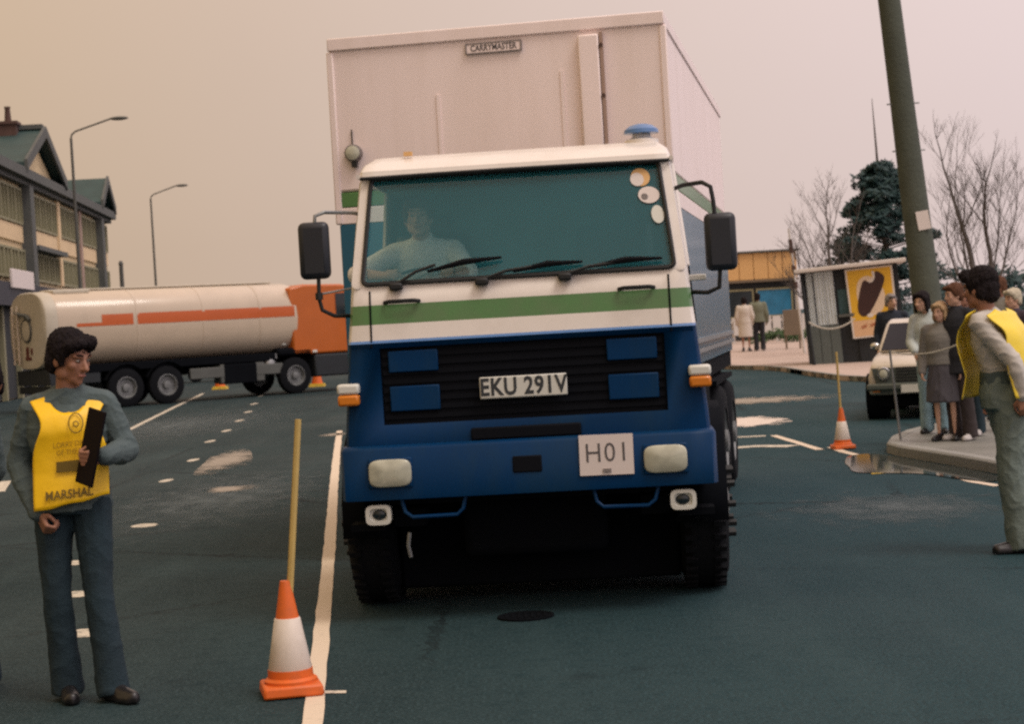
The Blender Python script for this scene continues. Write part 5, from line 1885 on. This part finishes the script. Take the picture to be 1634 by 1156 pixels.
        def sheet(sgn):
            vs_, fs_ = [], []
            for i in range(nv + 1):
                v = i / nv
                for q in range(nu + 1):
                    u = -1 + 2 * q / nu
                    zb = self.b.z + hem + hem_tilt * u + .003 * math.sin(q * .5 + seed)
                    # half width: wide on the shoulder, cut in at the armhole, wide at the hem
                    sh = .2 * k * w
                    # shoulder slope and neck scoop
                    x_top = u * sh
                    zt = ztop - abs(x_top) * .22
                    nx_ = abs(x_top) / (neck * k)
                    if nx_ < 1:
                        dd = drop if sgn > 0 else drop * .4
                        zt -= dd * k * math.sqrt(max(0, 1 - nx_ * nx_)) + .0
                    z = zt + (zb - zt) * v
                    t = (ztop - z) / max(.01, ztop - (self.b.z + hem))
                    cut = math.exp(-((t - .28) / .17) ** 2)
                    hw = (sh - .052 * k * cut - .02 * k * min(1, t * 2))
                    x = u * hw
                    wob = .008 * math.sin(7 * x / k + 9 * z + seed) + .007 * noise.noise(V((x * 9, z * 7, seed)))
                    p = surf(x, z, sgn, wob * min(1, v * 4))
                    vs_.append(p)
            for i in range(nv):
                for q in range(nu):
                    a = i * (nu + 1) + q
                    fs_.append((a, a + 1, a + nu + 2, a + nu + 1))
            return vs_, fs_
        o = None
        for sgn, on, nm in ((1, front, name), (-1, back, name)):
            if not on:
                continue
            mb = MB()
            mb.add(*sheet(sgn))
            q = mb.build(nm, material, self.o, angle=80)
            sm = q.modifiers.new('skin', 'SOLIDIFY'); sm.thickness = .005; sm.offset = 0
            if sgn > 0:
                o = q
        return o


M['vest_faint'] = mat('vest_faint_print', (.34, .2, .01), .6, var=.4, vscale=30)
# ---- the marshal in front on the left
fg = Fig(-2.07, 8.8, 0, 1.74, (.22, -1))
j = fg.j
fg.hf = V((.84, -.5, -.3)).normalized()
j['pelvis'] = V((-2.1, 8.82, .955)); j['waist'] = V((-2.095, 8.82, 1.08)); j['chest'] = V((-2.09, 8.82, 1.27)); j['top'] = V((-2.09, 8.83, 1.41))
j['neck'] = V((-2.085, 8.81, 1.47)); j['head'] = V((-2.06, 8.78, 1.615))
j['shR'] = V((-2.262, 8.83, 1.375)); j['elR'] = V((-2.35, 8.86, 1.12)); j['wrR'] = V((-2.235, 8.71, .9)); j['handR'] = V((.45, -.3, -.85)); j['palmR'] = V((.6, .5, .1)); j['thumbR'] = V((.5, -.8, .1)); j['curlR'] = .85
j['shL'] = V((-1.925, 8.84, 1.385)); j['elL'] = V((-1.83, 8.83, 1.16)); j['wrL'] = V((-1.885, 8.6, 1.155)); j['handL'] = V((-.75, -.55, -.08)); j['palmL'] = V((-.25, .85, -.2)); j['thumbL'] = V((.1, -.2, 1)); j['curlL'] = .8
j['hipR'] = V((-2.19, 8.82, .92)); j['hipL'] = V((-2.01, 8.82, .92))
j['knR'] = V((-2.19, 8.78, .5)); j['knL'] = V((-1.99, 8.76, .5))
j['anR'] = V((-2.18, 8.84, .09)); j['anL'] = V((-1.945, 8.74, .09))
j['toeR'] = V((.35, -1, 0)); j['toeL'] = V((.75, -.75, 0))
fg.body('person', 'man in a yellow tabard holding a black clipboard, head turned to the lorry', M['skin'], .0055)
fg.eyes()
fg.hair(M['hair_dark'], .0045, 'full')
fg.jacket(M['slate_jacket'], .006, hem=.9, g=.022, folds=.007, ag=.017, collar_up=-.045)
def collar(b):
    c = fg.j['neck'] + V((0, -.005, -.005))
    rr = []
    for rad, zz in ((.09, -.05), (.086, -.012), (.082, .004), (.072, .002), (.068, -.05)):
        rr.append([c + V((rad * math.cos(a * .2618), rad * .92 * math.sin(a * .2618), zz + .03 * math.sin(a * .2618) + .004 * math.sin(a * 1.3))) for a in range(24)])
    b.loft(rr, cap=False)
part('collar', M['slate_jacket'], fg.o, collar)
fg.trousers(M['denim'], .008, g=.008, flare=.024, folds=.005)
fg.shoes(M['shoe'])
vest = fg.tabard(M['vest'], .94, off=.045, w=.96, neck=.1, hem_tilt=-.03, drop=.1, lift=.03, rise=.085)


def on_vest(u0, z0, k=1.0, tilt=0.0):
    # print runs left to right as read by the viewer: the figure's right is on the viewer's left
    return lambda p: fg.surf(-(u0 + p[0]), z0 + p[2] + p[0] * tilt, 1, .014 - p[1])


lettering('LORRY DRIVER', .036, on_vest(.02, 1.215, tilt=.06), 'print_lettering', M['vest_faint'], vest, bold=.0002, sx=.8)
lettering('OF THE YEAR', .034, on_vest(.02, 1.18, tilt=.06), 'print_lettering', M['vest_faint'], vest, bold=.0002, sx=.8)
lettering('MARSHAL', .058, on_vest(-.01, .985, tilt=.06), 'print_lettering', M['vest_print'], vest, bold=.001, sx=.85)
def patch(b):
    f = on_vest(.02, 1.115, tilt=.05)
    g_ = 10
    b.add([f((-.085 + .17 * (i % (g_ + 1)) / g_, 0, -.025 + .05 * (i // (g_ + 1)))) for i in range(2 * (g_ + 1))], [(i, i + 1, g_ + 2 + i, g_ + 1 + i) for i in range(g_)])
pt = part('printed_panel', M['vest_print'], vest, patch, smooth=False)
def emblem(b):
    f = on_vest(.03, 1.31)
    b.tube([f((.032 * math.cos(a * .2618), -.001, .045 * math.sin(a * .2618))) for a in range(25)], .0028, 5)
    b.tube([f((.012 * math.cos(a * .5236), -.001, .012 * math.sin(a * .5236) - .004)) for a in range(13)], .0028, 5)
part('printed_emblem', M['vest_print'], vest, emblem)
# clipboard held against the chest
cbd = MB()
cc0 = V((-1.935, 8.545, 1.2))
crot = Matrix.Rotation(R(18), 3, 'Y') @ Matrix.Rotation(R(52), 3, 'Z')
cbd.box(cc0, (.165, .012, .35), Matrix.Rotation(R(14), 3, 'Y') @ Matrix.Rotation(R(-50), 3, 'Z'))
clipb = cbd.build('clipboard', M['clip'], None, bevel=.006)
tag(clipb, 'black clipboard held upright against the yellow tabard', 'clipboard')

# ---- partly seen man at the left edge
f2 = Fig(-2.81, 9.3, 0, 1.68, (.1, -1), (.1, -.95, -.2))
f2.j['head'] += V((.215, -.05, -.05)); f2.j['neck'] += V((.11, 0, -.01)); f2.j['top'] += V((.05, 0, 0))
f2.j['elL'] = f2.at(-.2, -.12, 1.12); f2.j['wrL'] = f2.at(-.08, -.16, .98)
f2.body('person', 'dark-haired man in a pale slate jacket at the left edge behind the tabard wearer', M['skin'], .011)
f2.eyes(); f2.hair(M['hair_dark'], .009, 'full'); f2.jacket(M['slate_jacket'], .011, hem=.82, g=.03); f2.trousers(M['denim'], .012); f2.shoes(M['shoe'], vox=.01)

# ---- marshal on the right, seen from his left side
f3 = Fig(3.15, 12.1, 0, 1.85, (-.8, .6), (-.72, .72, -.1))
j = f3.j
sh_ = V((-.08, 0, 0))
for nme in ('chest', 'top', 'neck', 'head', 'shR', 'shL'):
    j[nme] = j[nme] + sh_ * {'chest': .5, 'top': .8, 'neck': .95, 'head': 1.15, 'shR': .8, 'shL': .8}[nme]
j['head'] += V((0, 0, -.015))
j['elL'] = V((3.16, 11.84, 1.22)); j['wrL'] = V((3.2, 11.84, 1.02)); j['handL'] = V((.15, 0, -1)); j['palmL'] = V((0, 1, 0)); j['curlL'] = .5; j['thumbL'] = V((-1, 0, 0))
j['elR'] = V((3.22, 12.42, 1.2)); j['wrR'] = V((3.16, 12.36, 1.0))
j['hipL'] = V((3.17, 12.0, .975)); j['hipR'] = V((3.15, 12.18, .975))
j['knL'] = V((3.14, 11.99, .53)); j['anL'] = V((3.2, 12.0, .095)); j['toeL'] = V((-1, -.12, 0))
j['knR'] = V((3.25, 12.2, .53)); j['anR'] = V((3.42, 12.2, .1)); j['toeR'] = V((-1, .1, 0))
f3.body('person', 'dark-haired man in a yellow tabard over a white shirt at the right edge', M['skin'], .008)
f3.eyes(); f3.hair(M['hair_dark'], .007, 'full')
f3.jacket(M['shirt_white'], .009, hem=1.0, g=.016, collar_up=-.02, folds=.009, name='shirt', ag=.014, ball=False)
f3.trousers(M['grey_trouser'], .009, g=.022, flare=.035, folds=.008)
f3.shoes(M['shoe'])
bl = MB()
f3.torso(bl, 0, [(j['waist'] - V((0, 0, .06)), .185, .145), (j['waist'] + V((0, 0, .03)), .18, .14)])
blob(bl, 'waistband', M['slate_jacket'], f3.o, .009, 3, folds=.006)
f3.tabard(M['vest_pale'], 1.0, off=.075, w=1.25, hem_tilt=0, drop=.08, seed=3, lift=.12, rise=.1)

# ---- spectators on the pavement corner and beyond
def spectator(x, y, z, h, f, hf, label, skin, hair, style, top, bottom, shoes, vox=.013, **kw):
    g_ = Fig(x, y, z, h, f, hf)
    for kq, vq in kw.get('joints', {}).items():
        g_.j[kq] = g_.at(*vq)
    g_.body('person', label, M[skin], vox, 'spectators waiting at the kerb' if kw.get('grp', True) else kw.get('group'))
    if kw.get('face', True):
        g_.eyes(kw.get('brow', 'hair_dark'))
    g_.hair(M[hair], .011, style)
    if top:
        g_.jacket(M[top], vox, **kw.get('jk', dict(hem=.82, g=.03)))
    if bottom == 'skirt':
        g_.skirt(M[kw['skirt_m']], vox, kw.get('skirt_z', .55))
    elif bottom:
        g_.trousers(M[bottom], vox, **kw.get('tr', dict(g=.016, flare=.02)))
    g_.shoes(M[shoes], vox=.011)
    return g_


M['pale_jacket'] = mat('pale_jacket', (.45, .5, .49), .8, var=.15, vscale=6)
M['pale_denim'] = mat('pale_denim', (.22, .34, .39), .85, var=.35, vscale=5)
M['grey_coat'] = mat('grey_coat', (.19, .18, .16), .9, var=.25, vscale=5)
M['black_coat'] = mat('black_coat', (.014, .015, .02), .9, var=.3)
M['brown_trouser'] = mat('brown_trouser', (.035, .026, .026), .9, var=.3)
M['navy_coat'] = mat('navy_coat', (.012, .018, .032), .85, var=.3)
M['plum_skirt'] = mat('plum_skirt', (.07, .065, .075), .9, var=.3)
M['olive_jacket'] = mat('olive_jacket', (.16, .17, .12), .85, var=.2)
M['cream_coat'] = mat('cream_coat', (.58, .52, .46), .8, var=.08)
M['orange_knit'] = mat('orange_knit', (.62, .13, .025), .8, var=.25, vscale=14)
M['purple_coat'] = mat('purple_coat', (.05, .035, .055), .85, var=.3)
M['tan_cap'] = mat('tan_cap', (.45, .4, .3), .8, var=.15)

spectator(4.82, 21.6, .12, 1.63, (-.4, -1), (-.75, -.75, -.1), 'dark-haired woman in a pale grey jacket and light jeans at the kerb', 'skin_pale', 'hair_dark', 'long', 'pale_jacket', 'pale_denim', 'shoe',
          joints={'head': (.08, .05, 1.63), 'elR': (.24, .02, 1.13), 'wrR': (.16, .2, 1.02), 'elL': (-.24, .0, 1.12), 'wrL': (-.14, .2, 1.0)})
spectator(4.66, 20.35, .12, 1.5, (-.5, -1), (-.7, -.7, -.1), 'fair-haired girl in a grey coat and dark skirt, bare legged', 'skin_pale', 'hair_blond', 'long', 'grey_coat', 'skirt', 'shoe', skirt_m='plum_skirt', skirt_z=.42, brow='hair_brown')
spectator(4.82, 20.3, .12, 1.69, (-.8, -.6), (-1, -.25, -.15), 'brown-haired man in a long black coat and brown trousers', 'skin_pale', 'hair_brown', 'short', 'black_coat', 'brown_trouser', 'shoe_pale', jk=dict(low=.72, g=.035))
spectator(5.05, 20.9, .12, 1.66, (-.6, -.8), (-.7, -.7, -.05), 'spectator in navy coat and dark jeans directly behind the right tabard wearer', 'skin', 'hair_dark', 'short', 'navy_coat', 'denim', 'shoe_pale')
spectator(6.3, 31.0, 0, 1.78, (-.2, -1), (.3, -1, 0), 'grey-haired man in a navy coat standing behind the cream car', 'skin_pale', 'hair_grey', 'short', 'navy_coat', 'denim', 'shoe', vox=.016)
spectator(5.72, 21.3, .12, 1.6, (-.9, -.5), (-1, -.4, -.1), 'woman in a purple coat and tan cap at the right edge', 'skin_pale', 'tan_cap', 'full', 'purple_coat', 'brown_trouser', 'shoe')
spectator(6.05, 23.2, .12, 1.76, (-.9, -.5), (-1, -.2, -.1), 'dark-haired man looking left at the back of the right-hand crowd', 'skin', 'hair_brown', 'full', 'grey_coat', 'denim', 'shoe')
spectator(5.95, 24.5, .0, 1.8, (-.4, -1), (-.4, -1, 0), 'person in an orange knitted hat behind the crowd', 'skin_pale', 'orange_knit', 'full', 'brown_trouser', 'denim', 'shoe')
# two people strolling towards the shop
pg = dict(grp=False, group='pedestrians near the low shop', face=False)
s1 = spectator(7.5, 60, .36, 1.72, (.2, 1), (.2, 1, 0), 'woman in a long cream coat walking by the low shop', 'skin', 'hair_dark', 'full', 'cream_coat', None, 'shoe', vox=.018, jk=dict(low=.45, g=.05), **pg)
s2 = spectator(7.93, 60, .36, 1.82, (.1, 1), (.2, 1, 0), 'man in an olive jacket and black trousers walking by the low shop', 'skin', 'hair_dark', 'full', 'olive_jacket', 'black_coat', 'shoe', vox=.018, jk=dict(hem=.9, g=.045), **pg)

# ---- the driver, seated behind the wheel
M['white_shirt_bright'] = mat('driver_shirt', (.8, .8, .78), .8, var=.03)


def cabp(x, y, z):
    return TF @ V((x, y, z))


dr = Fig(0, 0, 0, 1.74, (0, -1))
c0 = cabp(-.5, .2, 1.63)
dr.b = c0.copy()
fdir = (TF.to_3x3() @ V((0, -1, 0))).normalized()
dr.f = fdir
dr.r = fdir.cross(V((0, 0, 1))).normalized()
dr.hf = fdir.copy()
j = dr.j
for nme, q in dict(pelvis=(-.61, .05, 1.7), waist=(-.61, .06, 1.82), chest=(-.61, .03, 2.0), top=(-.61, -.03, 2.14), neck=(-.61, -.06, 2.19), head=(-.62, -.13, 2.33),
                   shR=(-.78, -.03, 2.12), elR=(-.9, -.12, 2.03), wrR=(-.72, -.3, 2.02), shL=(-.43, -.03, 2.12), elL=(-.33, -.2, 1.98), wrL=(-.43, -.36, 1.97),
                   hipR=(-.6, .1, 1.68), hipL=(-.4, .1, 1.68), knR=(-.62, -.32, 1.66), knL=(-.38, -.32, 1.66), anR=(-.62, -.42, 1.28), anL=(-.38, -.42, 1.28)).items():
    j[nme] = cabp(*q)
j['elR'] = cabp(-1.0, -.22, 2.0)
j['wrR'] = cabp(-.76, -.36, 1.97)
j['toeR'] = j['toeL'] = fdir
for q in 'RL':
    j['hand' + q] = fdir * .7 + V((0, 0, .3)); j['palm' + q] = V((0, 0, -1)); j['thumb' + q] = dr.r * (-1 if q == 'R' else 1); j['curl' + q] = .8
dr.body('person', 'lorry driver in a white shirt at the wheel, elbow out of the window', M['skin_pale'], .009)
dr.eyes(); dr.hair(M['hair_brown'], .009, 'short')
dr.jacket(M['white_shirt_bright'], .01, hem=None, g=.022, upto='upper', name='shirt')
dr.trousers(M['denim'], .012, flare=0)
dr.shoes(M['shoe'], vox=.011)
